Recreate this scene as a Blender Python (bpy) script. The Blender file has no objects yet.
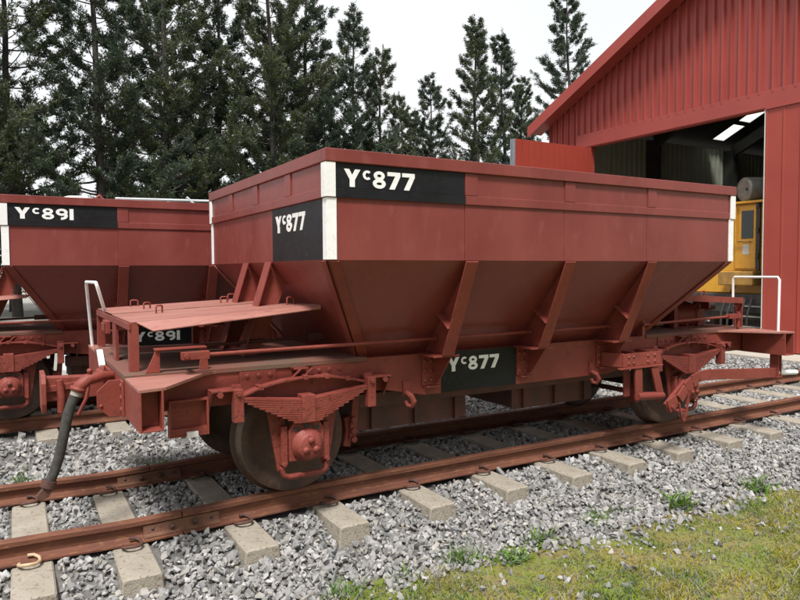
import bpy, bmesh, math, random
import numpy as np
from mathutils import Vector, Matrix
random.seed(7); rng = np.random.default_rng(7)
PI = math.pi
S = bpy.context.scene
COL = S.collection

# ------------------------------------------------------------------ camera
cam_d = bpy.data.cameras.new('camera'); cam = bpy.data.objects.new('camera', cam_d); COL.objects.link(cam)
cam_d.sensor_width = 36.0; cam_d.lens = 667.18 / 800 * 36; cam_d.clip_start = .05; cam_d.clip_end = 3000
yaw, pitch, roll = math.radians(30.368), math.radians(-2.540), math.radians(-.287)
fw = Vector((math.sin(yaw)*math.cos(pitch), math.cos(yaw)*math.cos(pitch), math.sin(pitch)))
rt = Vector((math.cos(yaw), -math.sin(yaw), 0)); up = rt.cross(fw)
r2 = rt*math.cos(roll) + up*math.sin(roll); u2 = up*math.cos(roll) - rt*math.sin(roll)
cam.matrix_world = Matrix(((r2.x, u2.x, -fw.x, -1.6025), (r2.y, u2.y, -fw.y, -4.8727), (r2.z, u2.z, -fw.z, 1.4929), (0, 0, 0, 1)))
S.camera = cam

# ------------------------------------------------------------------ sky and sun (bright overcast)
SUN_DIR = Vector((-.36, -.50, 1.08)).normalized()
W = bpy.data.worlds.new('World'); S.world = W; W.use_nodes = True
nt = W.node_tree; nt.nodes.clear()
def N(t, kind, **k):
    n = t.nodes.new(kind)
    for a, b in k.items(): setattr(n, a, b)
    return n
wo = N(nt, 'ShaderNodeOutputWorld'); bg = N(nt, 'ShaderNodeBackground'); bg.inputs['Strength'].default_value = .1
sky = N(nt, 'ShaderNodeTexSky'); sky.sky_type = 'NISHITA'; sky.sun_disc = False
sky.sun_elevation = math.asin(SUN_DIR.z); sky.sun_rotation = math.atan2(SUN_DIR.x, SUN_DIR.y)
sky.dust_density = 4; sky.air_density = 1.2
tc = N(nt, 'ShaderNodeTexCoord'); cl = N(nt, 'ShaderNodeTexNoise'); cl.inputs['Scale'].default_value = 2.2; cl.inputs['Detail'].default_value = 7
cr = N(nt, 'ShaderNodeValToRGB'); cr.color_ramp.elements[0].position = .3; cr.color_ramp.elements[0].color = (.88, .88, .88, 1)
cr.color_ramp.elements[1].position = .62; cr.color_ramp.elements[1].color = (.98, .98, .98, 1)
mx = N(nt, 'ShaderNodeMix', data_type='RGBA'); mx.inputs[7].default_value = (5.6, 5.65, 5.75, 1)
nt.links.new(tc.outputs['Generated'], cl.inputs['Vector']); nt.links.new(cl.outputs['Fac'], cr.inputs['Fac'])
nt.links.new(cr.outputs['Color'], mx.inputs[0]); nt.links.new(sky.outputs['Color'], mx.inputs[6])
nt.links.new(mx.outputs[2], bg.inputs['Color']); nt.links.new(bg.outputs[0], wo.inputs['Surface'])
sd = bpy.data.lights.new('sun', 'SUN'); sd.energy = 2.9; sd.angle = math.radians(12); sd.color = (1, .97, .94)
so = bpy.data.objects.new('sun', sd); COL.objects.link(so); so.rotation_euler = (-SUN_DIR).to_track_quat('-Z', 'Y').to_euler(); so.location = (0, 0, 30)
S.view_settings.view_transform = 'Standard'; S.view_settings.look = 'None'; S.view_settings.exposure = 0.90; S.view_settings.gamma = 1
S.render.engine = 'CYCLES'; S.render.resolution_x = 1024; S.render.resolution_y = 768

# ------------------------------------------------------------------ materials
MATS = {}
def mat(name, c1, c2=None, rough=.6, scale=4, bump=0, bscale=40, spec=.5, metallic=0, detail=5, lo=.35, hi=.65, fine=0, c3=None, stretch=None, island=0, sheen=None):
    """procedural material: two-tone noise on object coordinates, optional speckle layer c3, fine bump"""
    m = bpy.data.materials.new(name); m.use_nodes = True; t = m.node_tree; L = t.links.new
    b = t.nodes['Principled BSDF']; b.inputs['Roughness'].default_value = rough; b.inputs['Metallic'].default_value = metallic
    b.inputs['Specular IOR Level'].default_value = spec
    co = N(t, 'ShaderNodeTexCoord'); vec = co.outputs['Object']
    if stretch:
        mp = N(t, 'ShaderNodeMapping'); mp.inputs['Scale'].default_value = stretch; L(vec, mp.inputs['Vector']); vec = mp.outputs['Vector']
    n1 = N(t, 'ShaderNodeTexNoise'); n1.inputs['Scale'].default_value = scale; n1.inputs['Detail'].default_value = detail; L(vec, n1.inputs['Vector'])
    rp = N(t, 'ShaderNodeMapRange'); rp.inputs[1].default_value = lo; rp.inputs[2].default_value = hi; L(n1.outputs['Fac'], rp.inputs[0])
    mix = N(t, 'ShaderNodeMix', data_type='RGBA'); mix.inputs[6].default_value = (*c1, 1); mix.inputs[7].default_value = (*(c2 or c1), 1); L(rp.outputs[0], mix.inputs[0])
    out = mix.outputs[2]
    if c3:
        n3 = N(t, 'ShaderNodeTexNoise'); n3.inputs['Scale'].default_value = scale*5.3; n3.inputs['Detail'].default_value = 6; L(vec, n3.inputs['Vector'])
        r3 = N(t, 'ShaderNodeMapRange'); r3.inputs[1].default_value = .56; r3.inputs[2].default_value = .70; L(n3.outputs['Fac'], r3.inputs[0])
        m3 = N(t, 'ShaderNodeMix', data_type='RGBA'); m3.inputs[7].default_value = (*c3, 1); L(r3.outputs[0], m3.inputs[0]); L(out, m3.inputs[6]); out = m3.outputs[2]
    if island:
        g = N(t, 'ShaderNodeNewGeometry'); hv = N(t, 'ShaderNodeHueSaturation')
        mr = N(t, 'ShaderNodeMapRange'); mr.inputs[3].default_value = 1-island; mr.inputs[4].default_value = 1+island
        L(g.outputs['Random Per Island'], mr.inputs[0]); L(mr.outputs[0], hv.inputs['Value']); L(out, hv.inputs['Color'])
        ma = N(t, 'ShaderNodeMath', operation='MULTIPLY'); ma.inputs[1].default_value = 7.31; fr = N(t, 'ShaderNodeMath', operation='FRACT')
        L(g.outputs['Random Per Island'], ma.inputs[0]); L(ma.outputs[0], fr.inputs[0])
        ms = N(t, 'ShaderNodeMapRange'); ms.inputs[3].default_value = .0; ms.inputs[4].default_value = 2.0; L(fr.outputs[0], ms.inputs[0]); L(ms.outputs[0], hv.inputs['Saturation'])
        out = hv.outputs['Color']
    L(out, b.inputs['Base Color'])
    if fine:
        rr = N(t, 'ShaderNodeMapRange'); rr.inputs[3].default_value = rough-fine; rr.inputs[4].default_value = rough+fine
        n4 = N(t, 'ShaderNodeTexNoise'); n4.inputs['Scale'].default_value = scale*2; n4.inputs['Detail'].default_value = 4; L(vec, n4.inputs['Vector']); L(n4.outputs['Fac'], rr.inputs[0]); L(rr.outputs[0], b.inputs['Roughness'])
    if bump:
        n2 = N(t, 'ShaderNodeTexNoise'); n2.inputs['Scale'].default_value = bscale; n2.inputs['Detail'].default_value = 6; L(vec, n2.inputs['Vector'])
        bp = N(t, 'ShaderNodeBump'); bp.inputs['Strength'].default_value = bump; bp.inputs['Distance'].default_value = .01
        L(n2.outputs['Fac'], bp.inputs['Height']); L(bp.outputs['Normal'], b.inputs['Normal'])
    MATS[name] = m; return m
mat('oxide_paint', (.183, .037, .027), (.232, .053, .039), rough=.5, scale=2.6, bump=.3, bscale=34, spec=.3, fine=.10, c3=(.165, .040, .030))
mat('oxide_plate', (.168, .036, .030), (.215, .051, .043), rough=.37, scale=2.2, bump=.42, bscale=10, spec=.32, fine=.10, c3=(.205, .054, .046), stretch=(1, 1, .5))
mat('oxide_gear', (.178, .037, .027), (.222, .051, .038), rough=.52, scale=7, bump=.35, bscale=60, spec=.3, fine=.12, c3=(.085, .026, .020))
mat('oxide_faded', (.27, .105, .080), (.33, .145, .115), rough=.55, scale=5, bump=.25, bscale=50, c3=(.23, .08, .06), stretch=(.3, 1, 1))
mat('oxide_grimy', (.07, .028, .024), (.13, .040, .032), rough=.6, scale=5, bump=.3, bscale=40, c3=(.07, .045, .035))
mat('deck_dust', (.16, .06, .043), (.12, .072, .048), rough=.85, scale=2.2, bump=.3, bscale=60, lo=.42, hi=.6, c3=(.17, .06, .043))
mat('black_paint', (.0045, .005, .0065), (.008, .0085, .011), rough=.45, spec=.3, scale=5, bump=.2, bscale=20, fine=.12, c3=(.013, .0135, .016))
mat('white_paint', (.82, .82, .82), (.76, .76, .755), rough=.5, scale=6, bump=.15, bscale=40, c3=(.70, .69, .67))
mat('wheel_steel', (.048, .029, .022), (.090, .047, .032), rough=.65, scale=6, bump=.25, bscale=50, c3=(.12, .056, .034))
mat('tread_steel', (.16, .13, .11), (.10, .07, .055), rough=.45, scale=9, metallic=.5)
mat('rail_rust', (.11, .038, .022), (.17, .062, .032), rough=.8, scale=9, bump=.35, bscale=90, c3=(.215, .095, .042), stretch=(.3, 1, 1))
mat('rail_head', (.20, .122, .092), (.145, .076, .054), rough=.5, scale=12, bump=.15, bscale=80, stretch=(.12, 1, 1), metallic=.15)
mat('fish_rust', (.115, .048, .03), (.16, .07, .036), rough=.75, scale=14, bump=.3, bscale=90, c3=(.21, .10, .045))
mat('clip_rust', (.065, .030, .024), (.11, .045, .032), rough=.7, scale=30, bump=.3, bscale=150)
mat('clip_new', (.50, .37, .24), (.42, .28, .17), rough=.6, scale=20)
mat('sleeper_concrete', (.265, .232, .182), (.335, .30, .245), rough=.9, scale=7, bump=.6, bscale=90, c3=(.19, .145, .10), lo=.3, hi=.7)
mat('stone', (.225, .222, .217), (.32, .312, .30), rough=.85, scale=12, bump=.25, bscale=160, island=.42, c3=(.33, .28, .215))
mat('bed', (.10, .096, .09), (.155, .147, .135), rough=.95, scale=35, bump=1, bscale=90)
mat('yard', (.29, .275, .245), (.22, .21, .185), rough=.95, scale=7, bump=.8, bscale=25, c3=(.20, .20, .13))
mat('moss_ground', (.145, .165, .030), (.20, .16, .055), rough=.95, scale=3.2, bump=1, bscale=60, lo=.42, hi=.58, detail=9, c3=(.10, .066, .042))
mat('grass_blade', (.12, .20, .032), (.33, .29, .085), rough=.7, scale=2.6, detail=9, lo=.42, hi=.62, island=.5)
mat('weed_green', (.10, .20, .03), (.16, .25, .05), rough=.6, scale=20, island=.25)
mat('rubber', (.030, .028, .026), (.055, .05, .045), rough=.8, scale=30, bump=.3, bscale=120, c3=(.07, .065, .06))
mat('clamp_grey', (.35, .33, .30), (.28, .26, .24), rough=.5, scale=30)
mat('shed_red', (.285, .045, .036), (.32, .053, .042), rough=.5, scale=1.2, bump=.06, bscale=8)
mat('door_red', (.285, .039, .025), (.315, .046, .030), rough=.5, scale=1.5, bump=.08, bscale=10)
mat('shed_inner', (.29, .30, .27), (.34, .35, .32), rough=.8, scale=2)
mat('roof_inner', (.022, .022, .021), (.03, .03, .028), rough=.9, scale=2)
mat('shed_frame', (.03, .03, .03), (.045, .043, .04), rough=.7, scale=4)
mat('galv', (.30, .33, .37), (.25, .27, .30), rough=.45, scale=8, metallic=.4)
mat('concrete', (.36, .33, .275), (.42, .39, .335), rough=.9, scale=2.5, bump=.2, bscale=40, c3=(.40, .37, .31))
mat('loco_yellow', (.62, .30, .022), (.66, .34, .03), rough=.4, scale=3, c3=(.55, .25, .03))
mat('loco_dirty', (.36, .20, .035), (.25, .14, .04), rough=.7, scale=8)
mat('loco_black', (.025, .025, .025), (.05, .045, .04), rough=.6, scale=8)
mat('tank_steel', (.28, .27, .23), (.20, .19, .165), rough=.5, scale=8, metallic=.3)
mat('pane', (.02, .025, .025), rough=.08)
mat('bark', (.034, .029, .026), (.058, .048, .042), rough=.9, scale=8, bump=.8, bscale=30)
mat('needles', (.052, .076, .042), (.104, .120, .060), rough=.65, scale=.8, island=.45)
mat('needles_blue', (.044, .070, .046), (.080, .102, .062), rough=.65, scale=.8, island=.45)
mat('paper', (.62, .60, .55), (.52, .5, .46), rough=.8, scale=40)
mat('silver_roof', (.62, .64, .66), (.55, .57, .6), rough=.4, scale=4)
# translucent roof light sheets
m = bpy.data.materials.new('skylight'); m.use_nodes = True; t = m.node_tree
t.nodes.remove(t.nodes['Principled BSDF']); tl = N(t, 'ShaderNodeBsdfTranslucent'); tl.inputs[0].default_value = (.9, .92, .82, 1)
tp = N(t, 'ShaderNodeBsdfTransparent'); tp.inputs[0].default_value = (.9, .93, .8, 1); ms_ = N(t, 'ShaderNodeMixShader'); ms_.inputs[0].default_value = .6
t.links.new(tl.outputs[0], ms_.inputs[1]); t.links.new(tp.outputs[0], ms_.inputs[2]); t.links.new(ms_.outputs[0], t.nodes['Material Output'].inputs[0]); MATS['skylight'] = m
def leafy(name):   # foliage lets some light through
    m = MATS[name]; t = m.node_tree; b = t.nodes['Principled BSDF']; o = t.nodes['Material Output']
    src = b.inputs['Base Color'].links[0].from_socket
    tr = N(t, 'ShaderNodeBsdfTranslucent'); t.links.new(src, tr.inputs[0]); mm = N(t, 'ShaderNodeMixShader'); mm.inputs[0].default_value = .3
    t.links.new(b.outputs[0], mm.inputs[1]); t.links.new(tr.outputs[0], mm.inputs[2]); t.links.new(mm.outputs[0], o.inputs[0])
for k in ('needles', 'needles_blue', 'grass_blade', 'weed_green'): leafy(k)

# ------------------------------------------------------------------ mesh helpers
class MB:
    def __init__(s, off=(0, 0, 0)): s.v = []; s.f = []; s.sm = []; s.o = Vector(off)
    def add(s, vs, fs, smooth=False):
        k = len(s.v); s.v += [tuple(Vector(p) - s.o) for p in vs]; s.f += [tuple(i+k for i in f) for f in fs]; s.sm += [smooth]*len(fs); return s
    def box(s, x0, x1, y0, y1, z0, z1):
        return s.add([(x0,y0,z0),(x1,y0,z0),(x1,y1,z0),(x0,y1,z0),(x0,y0,z1),(x1,y0,z1),(x1,y1,z1),(x0,y1,z1)],
                     [(0,3,2,1),(4,5,6,7),(0,1,5,4),(1,2,6,5),(2,3,7,6),(3,0,4,7)])
    def obox(s, c, ax, ay, az):   # oriented box: centre and three half-axis vectors
        c, ax, ay, az = map(Vector, (c, ax, ay, az)); vs = []
        for k in (-1, 1):
            for i, j in ((-1,-1),(1,-1),(1,1),(-1,1)): vs.append(c + ax*i + ay*j + az*k)
        return s.add(vs, [(0,3,2,1),(4,5,6,7),(0,1,5,4),(1,2,6,5),(2,3,7,6),(3,0,4,7)])
    def plate(s, pts, t):        # planar polygon extruded by vector t
        pts = [Vector(p) for p in pts]; t = Vector(t); n = len(pts)
        nn = Vector((0, 0, 0))
        for i in range(n): nn += pts[i].cross(pts[(i+1) % n])
        if nn.dot(t) > 0: pts = pts[::-1]
        vs = pts + [p + t for p in pts]
        return s.add(vs, [tuple(range(n)), tuple(range(2*n-1, n-1, -1))] + [(j, i, i+n, j+n) for i in range(n) for j in [(i+1) % n]])
    def bar(s, a, b, w, h, upv=(0, 0, 1)):   # rectangular bar from a to b
        a, b = Vector(a), Vector(b); d = (b-a); l = d.length; d.normalize(); u = Vector(upv); sd_ = d.cross(u)
        if sd_.length < 1e-4: sd_ = d.cross(Vector((1, 0, 0)))
        sd_.normalize(); u = sd_.cross(d)
        return s.obox((a+b)/2, d*l/2, sd_*w/2, u*h/2)
    def tube(s, path, r, n=8, caps=True):
        P = [Vector(p) for p in path]; R = r if isinstance(r, (list, tuple)) else [r]*len(P); vs = []; fs = []; prev = None
        for i, p in enumerate(P):
            d = (P[min(i+1, len(P)-1)] - P[max(i-1, 0)]).normalized()
            if prev is None: u = d.cross(Vector((0, 0, 1))); u = u if u.length > 1e-3 else d.cross(Vector((1, 0, 0)))
            else: u = prev - d*prev.dot(d)
            u.normalize(); prev = u; w = d.cross(u)
            for k in range(n): a = 2*PI*k/n; vs.append(p + (u*math.cos(a) + w*math.sin(a))*R[i])
        for i in range(len(P)-1):
            for k in range(n): j = (k+1) % n; fs.append((i*n+k, i*n+j, (i+1)*n+j, (i+1)*n+k))
        s.add(vs, fs, True)
        if caps:
            L_ = len(P)-1; s.add(vs[:n], [tuple(range(n-1, -1, -1))]); s.add(vs[L_*n:], [tuple(range(n))])
        return s
    def lathe(s, c, axis, prof, n=32, smooth=True):   # prof: (radius, distance along axis)
        c = Vector(c); ax = Vector(axis).normalized(); u = ax.cross(Vector((0, 0, 1))); u = u if u.length > 1e-3 else ax.cross(Vector((1, 0, 0))); u.normalize(); w = ax.cross(u)
        vs = []; fs = []
        for r, h in prof:
            for k in range(n): a = 2*PI*k/n; vs.append(c + ax*h + (u*math.cos(a) + w*math.sin(a))*r)
        for i in range(len(prof)-1):
            for k in range(n): j = (k+1) % n; fs.append((i*n+k, i*n+j, (i+1)*n+j, (i+1)*n+k))
        return s.add(vs, fs, smooth)
    def rivet(s, c, axis, r=.013, h=.009): return s.lathe(c, axis, [(r, 0), (r*.85, h*.6), (r*.4, h), (.0005, h)], 8)
    def bolt(s, c, axis, r=.02, h=.018): return s.lathe(c, axis, [(r, 0), (r, h), (.0005, h)], 6, False)
    def mesh(s, name, m):
        me = bpy.data.meshes.new(name); me.from_pydata(s.v, [], s.f); me.polygons.foreach_set('use_smooth', s.sm)
        bm = bmesh.new(); bm.from_mesh(me); bmesh.ops.recalc_face_normals(bm, faces=bm.faces); bm.to_mesh(me); bm.free()
        for x in (m if isinstance(m, (list, tuple)) else [m]): me.materials.append(MATS[x])
        return me
def ob(name, me, parent=None, loc=(0, 0, 0), rz=0, bevel=0):
    o = bpy.data.objects.new(name, me); COL.objects.link(o); o.parent = parent; o.location = loc; o.rotation_euler = (0, 0, rz)
    if bevel and me:
        b = o.modifiers.new('bevel', 'BEVEL'); b.width = bevel; b.segments = 2; b.limit_method = 'ANGLE'; b.angle_limit = math.radians(40)
    return o
def tag(o, label=None, cat=None, group=None, kind=None):
    for k, v in (('label', label), ('category', cat), ('group', group), ('kind', kind)):
        if v: o[k] = v
    return o
def raw(name, vs, fs, m, smooth=False):
    me = bpy.data.meshes.new(name); me.from_pydata(vs, [], fs); me.materials.append(MATS[m])
    if smooth: me.polygons.foreach_set('use_smooth', [True]*len(me.polygons))
    return me
def tri_mesh(name, V, F, m):     # fast numpy triangle mesh
    me = bpy.data.meshes.new(name); nv, nf = len(V), len(F)
    me.vertices.add(nv); me.vertices.foreach_set('co', np.asarray(V, np.float32).ravel())
    me.loops.add(nf*3); me.loops.foreach_set('vertex_index', np.asarray(F, np.int32).ravel())
    me.polygons.add(nf); me.polygons.foreach_set('loop_start', np.arange(0, nf*3, 3, dtype=np.int32))
    me.update(calc_edges=True); me.shade_flat(); me.materials.append(MATS[m]); return me

# ================================================================== GROUND
T2 = 3.54            # centre of the second track
def dip(x):          # low rail joint
    return -.023*math.exp(-((x+.72)/.55)**2) - (.014 if x < -.72 else 0)*min(1, (-.72-x)/.4)
def sstep(a, b, v):
    q = np.clip((v-a)/(b-a), 0, 1); return q*q*(3-2*q)
def bed_z(x, y):
    x = np.asarray(x, float); y = np.asarray(y, float)
    base = -.36 + .10*sstep(1.0, 2.0, y) + .0*x
    edge = -1.50 - .075*np.clip(x, 0, 5) + .07*np.sin(x*2.1) + .05*np.sin(x*5.3+1) + .04*np.sin(x*11.7+.5)
    a = -.36 + .185*sstep(edge, -.70, y)
    b = -.175 - .075*sstep(.98, 1.6, y) + .075*sstep(T2-1.6, T2-1.05, y) - .10*sstep(T2+1.0, T2+2.2, y)
    z = np.where(y < 0, a, b)
    up_ = sstep(7.6, 9.6, x)
    return z*(1-up_) + (-.085)*up_
gx = np.concatenate([[-900, -300, -80, -30], np.linspace(-14, 40, 60), [60, 120, 300, 900]])
gy = np.concatenate([[-900, -200, -40, -15], np.linspace(-8, 60, 70), [90, 200, 500, 1500]])
vs = [(x, y, -.365 + .1*float(sstep(.8, 1.6, y)) + (.02*math.sin(x*.9)*math.cos(y*1.3) if abs(x) < 50 and -3 > y > -60 else 0) - .03*float(sstep(1.2, 1.6, y))) for y in gy for x in gx]
nx = len(gx); fs = [(j*nx+i, j*nx+i+1, (j+1)*nx+i+1, (j+1)*nx+i) for j in range(len(gy)-1) for i in range(nx-1)]
me = raw('ground', vs, fs, 'moss_ground'); me.materials.append(MATS['yard'])
for p in me.polygons:
    if p.center.y > .8: p.material_index = 1
ground = tag(ob('ground', me), kind='structure')
bx = np.linspace(-6, 10.6, 180); by = np.linspace(-2.4, 6.2, 130)
XX, YY = np.meshgrid(bx, by); ZZ = bed_z(XX, YY) - .012 + .008*np.sin(XX*23)*np.sin(YY*19)
edge_m = (YY < -1.6); ZZ = np.where(YY < -2.2, -.45, ZZ)
vs = np.stack([XX.ravel(), YY.ravel(), ZZ.ravel()], 1).tolist(); nx = len(bx)
fs = [(j*nx+i, j*nx+i+1, (j+1)*nx+i+1, (j+1)*nx+i) for j in range(len(by)-1) for i in range(nx-1)]
bed = tag(ob('ballast_bed', raw('ballast_bed', vs, fs, 'bed', True)), kind='structure')

# crushed stone ------------------------------------------------------
def hull_stone(i):
    r = np.random.default_rng(100+i); bm = bmesh.new()
    pts = r.normal(size=(11, 3)); pts /= np.linalg.norm(pts, axis=1)[:, None]; pts *= (1, .78, .60); pts *= r.uniform(.8, 1.1, (11, 1))
    for p in pts: bm.verts.new(p)
    res = bmesh.ops.convex_hull(bm, input=bm.verts)
    bmesh.ops.delete(bm, geom=[g for g in res['geom_interior'] if isinstance(g, bmesh.types.BMVert)], context='VERTS')
    bmesh.ops.triangulate(bm, faces=bm.faces); bmesh.ops.recalc_face_normals(bm, faces=bm.faces); bm.verts.index_update()
    V = np.array([v.co[:] for v in bm.verts]); F = np.array([[v.index for v in f.verts] for f in bm.faces]); bm.free(); return V, F
STONES = [hull_stone(i) for i in range(14)]
def rotmats(n):
    q = rng.normal(size=(n, 4)); q /= np.linalg.norm(q, axis=1)[:, None]; w, x, y, z = q.T
    return np.stack([np.stack([1-2*(y*y+z*z), 2*(x*y-z*w), 2*(x*z+y*w)], -1), np.stack([2*(x*y+z*w), 1-2*(x*x+z*z), 2*(y*z-x*w)], -1), np.stack([2*(x*z-y*w), 2*(y*z+x*w), 1-2*(x*x+y*y)], -1)], 1)
SLEEP = [-2.85, -2.18, -1.525, -1.005, -.335, .28, .975, 1.65, 2.305, 2.955, 3.60, 4.315, 5.0, 5.70, 6.37, 7.04, 7.71, 8.38, 9.05, 9.72]
SLEEP2 = [-6.0+.67*i for i in range(25)]
def ok(P):
    x, y, z = P.T; m = np.ones(len(P), bool)
    for c in SLEEP: m &= ~((abs(x-c) < .125) & (abs(y) < 1.09))
    for c in SLEEP2: m &= ~((abs(x-c) < .125) & (abs(y-T2) < 1.09))
    for c in (-.566, .566, T2-.566, T2+.566): m &= ~(abs(y-c) < .085)
    return m
def scatter(x0, x1, y0, y1, dens, size, lift=.0):
    n = int((x1-x0)*(y1-y0)*dens); x = rng.uniform(x0, x1, n); y = rng.uniform(y0, y1, n)
    if y0 < -1.2:      # thin out towards the grass
        edge = -1.50 - .075*np.clip(x, 0, 5) + .07*np.sin(x*2.1) + .05*np.sin(x*5.3+1) + .04*np.sin(x*11.7+.5); keep = rng.random(n) < np.clip(1-(edge+.10-y)/.26, .06, 1); x, y = x[keep], y[keep]; n = len(x)
    s = size*np.exp(rng.normal(0, .28, n)); z = bed_z(x, y) + lift + rng.uniform(-.010, .016, n)
    P = np.stack([x, y, z], 1); k = ok(P); return P[k], s[k]
sets = [scatter(-3, 7.8, -2.3, -1.0, 1100, .0245), scatter(-3, 7.8, -1.62, -1.0, 750, .021, .013), scatter(-3, 7.8, -1.0, 1.0, 950, .0245), scatter(-3, 7.8, -1.0, 1.0, 400, .020, .012),
        scatter(-4.5, 9.6, 1.0, 2.6, 600, .027), scatter(-5, 9.6, 2.6, 6.1, 260, .031)]
P = np.concatenate([a for a, b in sets]); Sz = np.concatenate([b for a, b in sets])
CAM = np.array([-1.6025, -4.8727, 1.4929])
dist = np.linalg.norm(P-CAM, axis=1); d = P-CAM; F_ = np.array(fw); R_ = np.array(r2); U_ = np.array(u2)
dz = d@F_; inv = (abs(d@R_)/dz < .59) & (abs(d@U_)/dz < .44) & (P[:, 1] < -.62)
big = np.argsort(np.where(inv, -Sz/dist, 0))[:300]
maskb = np.zeros(len(P), bool); maskb[big] = True
stone_meshes = [tri_mesh('stone', V, F, 'stone') for V, F in STONES]
Rb = rotmats(300)
for k, i in enumerate(big):
    o = bpy.data.objects.new('stone', stone_meshes[k % 14]); COL.objects.link(o); o.parent = bed
    M4 = np.eye(4); M4[:3, :3] = Rb[k]*Sz[i]; M4[:3, 3] = P[i] + (0, 0, .004); o.matrix_world = Matrix(M4.tolist())
P, Sz = P[~maskb], Sz[~maskb]; n = len(P); Rr = rotmats(n); which = rng.integers(0, 14, n); VV = []; FF = []; k0 = 0
for q in range(14):
    idx = np.where(which == q)[0]; V, F = STONES[q]
    A = np.einsum('nij,vj->nvi', Rr[idx]*np.array([1, 1, 1])[None, :, None], V)*Sz[idx][:, None, None] + P[idx][:, None, :]
    VV.append(A.reshape(-1, 3)); FF.append((F[None] + (np.arange(len(idx))*len(V))[:, None, None] + k0).reshape(-1, 3)); k0 += len(idx)*len(V)
tag(ob('ballast_stones', tri_mesh('ballast_stones', np.concatenate(VV), np.concatenate(FF), 'stone'), bed), kind='stuff')

# ================================================================== TRACKS
HEAD = [(-.032, -.030), (-.033, -.006), (-.028, -.001), (.028, -.001), (.033, -.006), (.032, -.030)]
def rail_mesh(name, x0, x1, dipped=True, step=.12):
    prof = [(-.0635, -.132), (-.0635, -.122), (-.02, -.108), (-.008, -.098), (-.008, -.044), (-.032, -.032), (-.033, -.006), (-.027, 0), (.027, 0), (.033, -.006), (.032, -.032), (.008, -.044), (.008, -.098), (.02, -.108), (.0635, -.122), (.0635, -.132)]
    xs = np.arange(x0, x1+1e-6, (x1-x0)/max(2, int((x1-x0)/step))); vs = []; fs = []; n = len(prof)
    for x in xs: vs += [(x, p, z + (dip(x) if dipped else 0)) for p, z in prof]
    for i in range(len(xs)-1):
        for k in range(n): j = (k+1) % n; fs.append((i*n+k, i*n+j, (i+1)*n+j, (i+1)*n+k))
    fs += [tuple(range(n-1, -1, -1)), tuple(range((len(xs)-1)*n, len(xs)*n))]
    me = bpy.data.meshes.new(name); me.from_pydata(vs, [], fs); me.materials.append(MATS['rail_rust']); me.materials.append(MATS['rail_head'])
    for p in me.polygons:
        if p.normal.z > .5 and p.center.z > -.04: p.material_index = 1
    return me
def sleeper_mesh():
    b = MB(); L = 1.07
    pts = [(-.125, -.36), (.125, -.36), (.105, -.15), (.095, -.14), (-.095, -.14), (-.105, -.15)]
    vs = []; ys = [-L, -L+.012, -.75, .75, L-.012, L]
    for i, y in enumerate(ys):
        k = .93 if i in (0, 5) else 1; kz = .008 if i in (0, 5) else 0
        vs += [(x*k, y, z-kz if z > -.3 else z) for x, z in pts]
    n = 6; fs = [(i*n+k, i*n+(k+1) % n, (i+1)*n+(k+1) % n, (i+1)*n+k) for i in range(5) for k in range(n)] + [tuple(range(5, -1, -1)), tuple(range(30, 36))]
    b.add(vs, fs); return b.mesh('sleeper', 'sleeper_concrete')
def clip_mesh(m):
    b = MB(); b.tube([(-.050, .035, .006), (-.056, -.02, .014), (-.040, -.058, .024), (-.004, -.072, .028), (.034, -.058, .024), (.052, -.022, .020), (.046, .014, .030), (.018, .032, .042), (-.014, .030, .044)], .0098, 8)
    return b.mesh('rail_clip', m)
SLM = sleeper_mesh(); CLIP = [clip_mesh('clip_rust'), clip_mesh('clip_new')]
def fishplate(side, parent, yc):
    b = MB(); s = side
    for x0, x1 in ((-.93, -.465),):
        vs = []; fs = []; xs = [x0, (x0+x1)/2, x1]
        prof = [(.012, -.040), (.024, -.042), (.026, -.075), (.030, -.095), (.052, -.108), (.052, -.117), (.012, -.108)]
        for x in xs: vs += [(x, yc + s*p, z + dip(x)) for p, z in prof]
        n = len(prof); fs = [(i*n+k, i*n+(k+1) % n, (i+1)*n+(k+1) % n, (i+1)*n+k) for i in range(2) for k in range(n)] + [tuple(range(n)), tuple(range(2*n, 3*n))[::-1]]
        b.add(vs, fs)
    o = ob('fishplate', b.mesh('fishplate', 'fish_rust'), parent)
    h = MB()
    for x in (-.76, -.62): h.bolt((x, yc + s*.026, -.072 + dip(x)), (0, s, 0), .021, .016); h.lathe((x, yc + s*.026, -.072 + dip(x)), (0, s, 0), [(.010, .0), (.010, .026), (.0005, .027)], 8)
    ob('fish_bolt', h.mesh('fish_bolt', 'wheel_steel'), parent)
    k = MB()
    for x in (-.875, -.515): k.lathe((x, yc + s*.0255, -.072 + dip(x)), (0, s, 0), [(.011, .0), (.011, .0025), (.0005, .0025)], 8)
    ob('bolt_hole', k.mesh('bolt_hole', 'shed_frame'), parent)
def track(name, yc, xs, x0, x1, clips, joint):
    t = tag(ob(name, None, None, (0, yc, -.36)), kind='structure')
    for s in (-1, 1):
        for a, e in (((x0, -.702), (-.695, x1)) if joint else ((x0, x1),)):
            r = ob('rail', rail_mesh('rail', a, e, joint), t, (0, s*.566, .36))
            if joint and a < -1:
                for q in (-1, 1): fishplate(q, r, 0)
    for i, x in enumerate(xs):
        o = ob('sleeper', SLM, t, (x, random.uniform(-.012, .012), .36 + (dip(x) if joint else 0) - random.uniform(0, .006)), random.uniform(-.012, .012))
        if clips:
            for s in (-1, 1):
                for q in (-1, 1):
                    c = ob('rail_clip', CLIP[1] if (abs(x+1.525) < .01 and s == -1 and q == -1) else CLIP[0], o, (random.uniform(-.015, .015), s*.566 + q*.075, -.134), (0 if q < 0 else PI) + random.uniform(-.2, .2))
    return t
trk = track('railway_track', 0, SLEEP, -6, 10.55, True, True)
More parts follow.
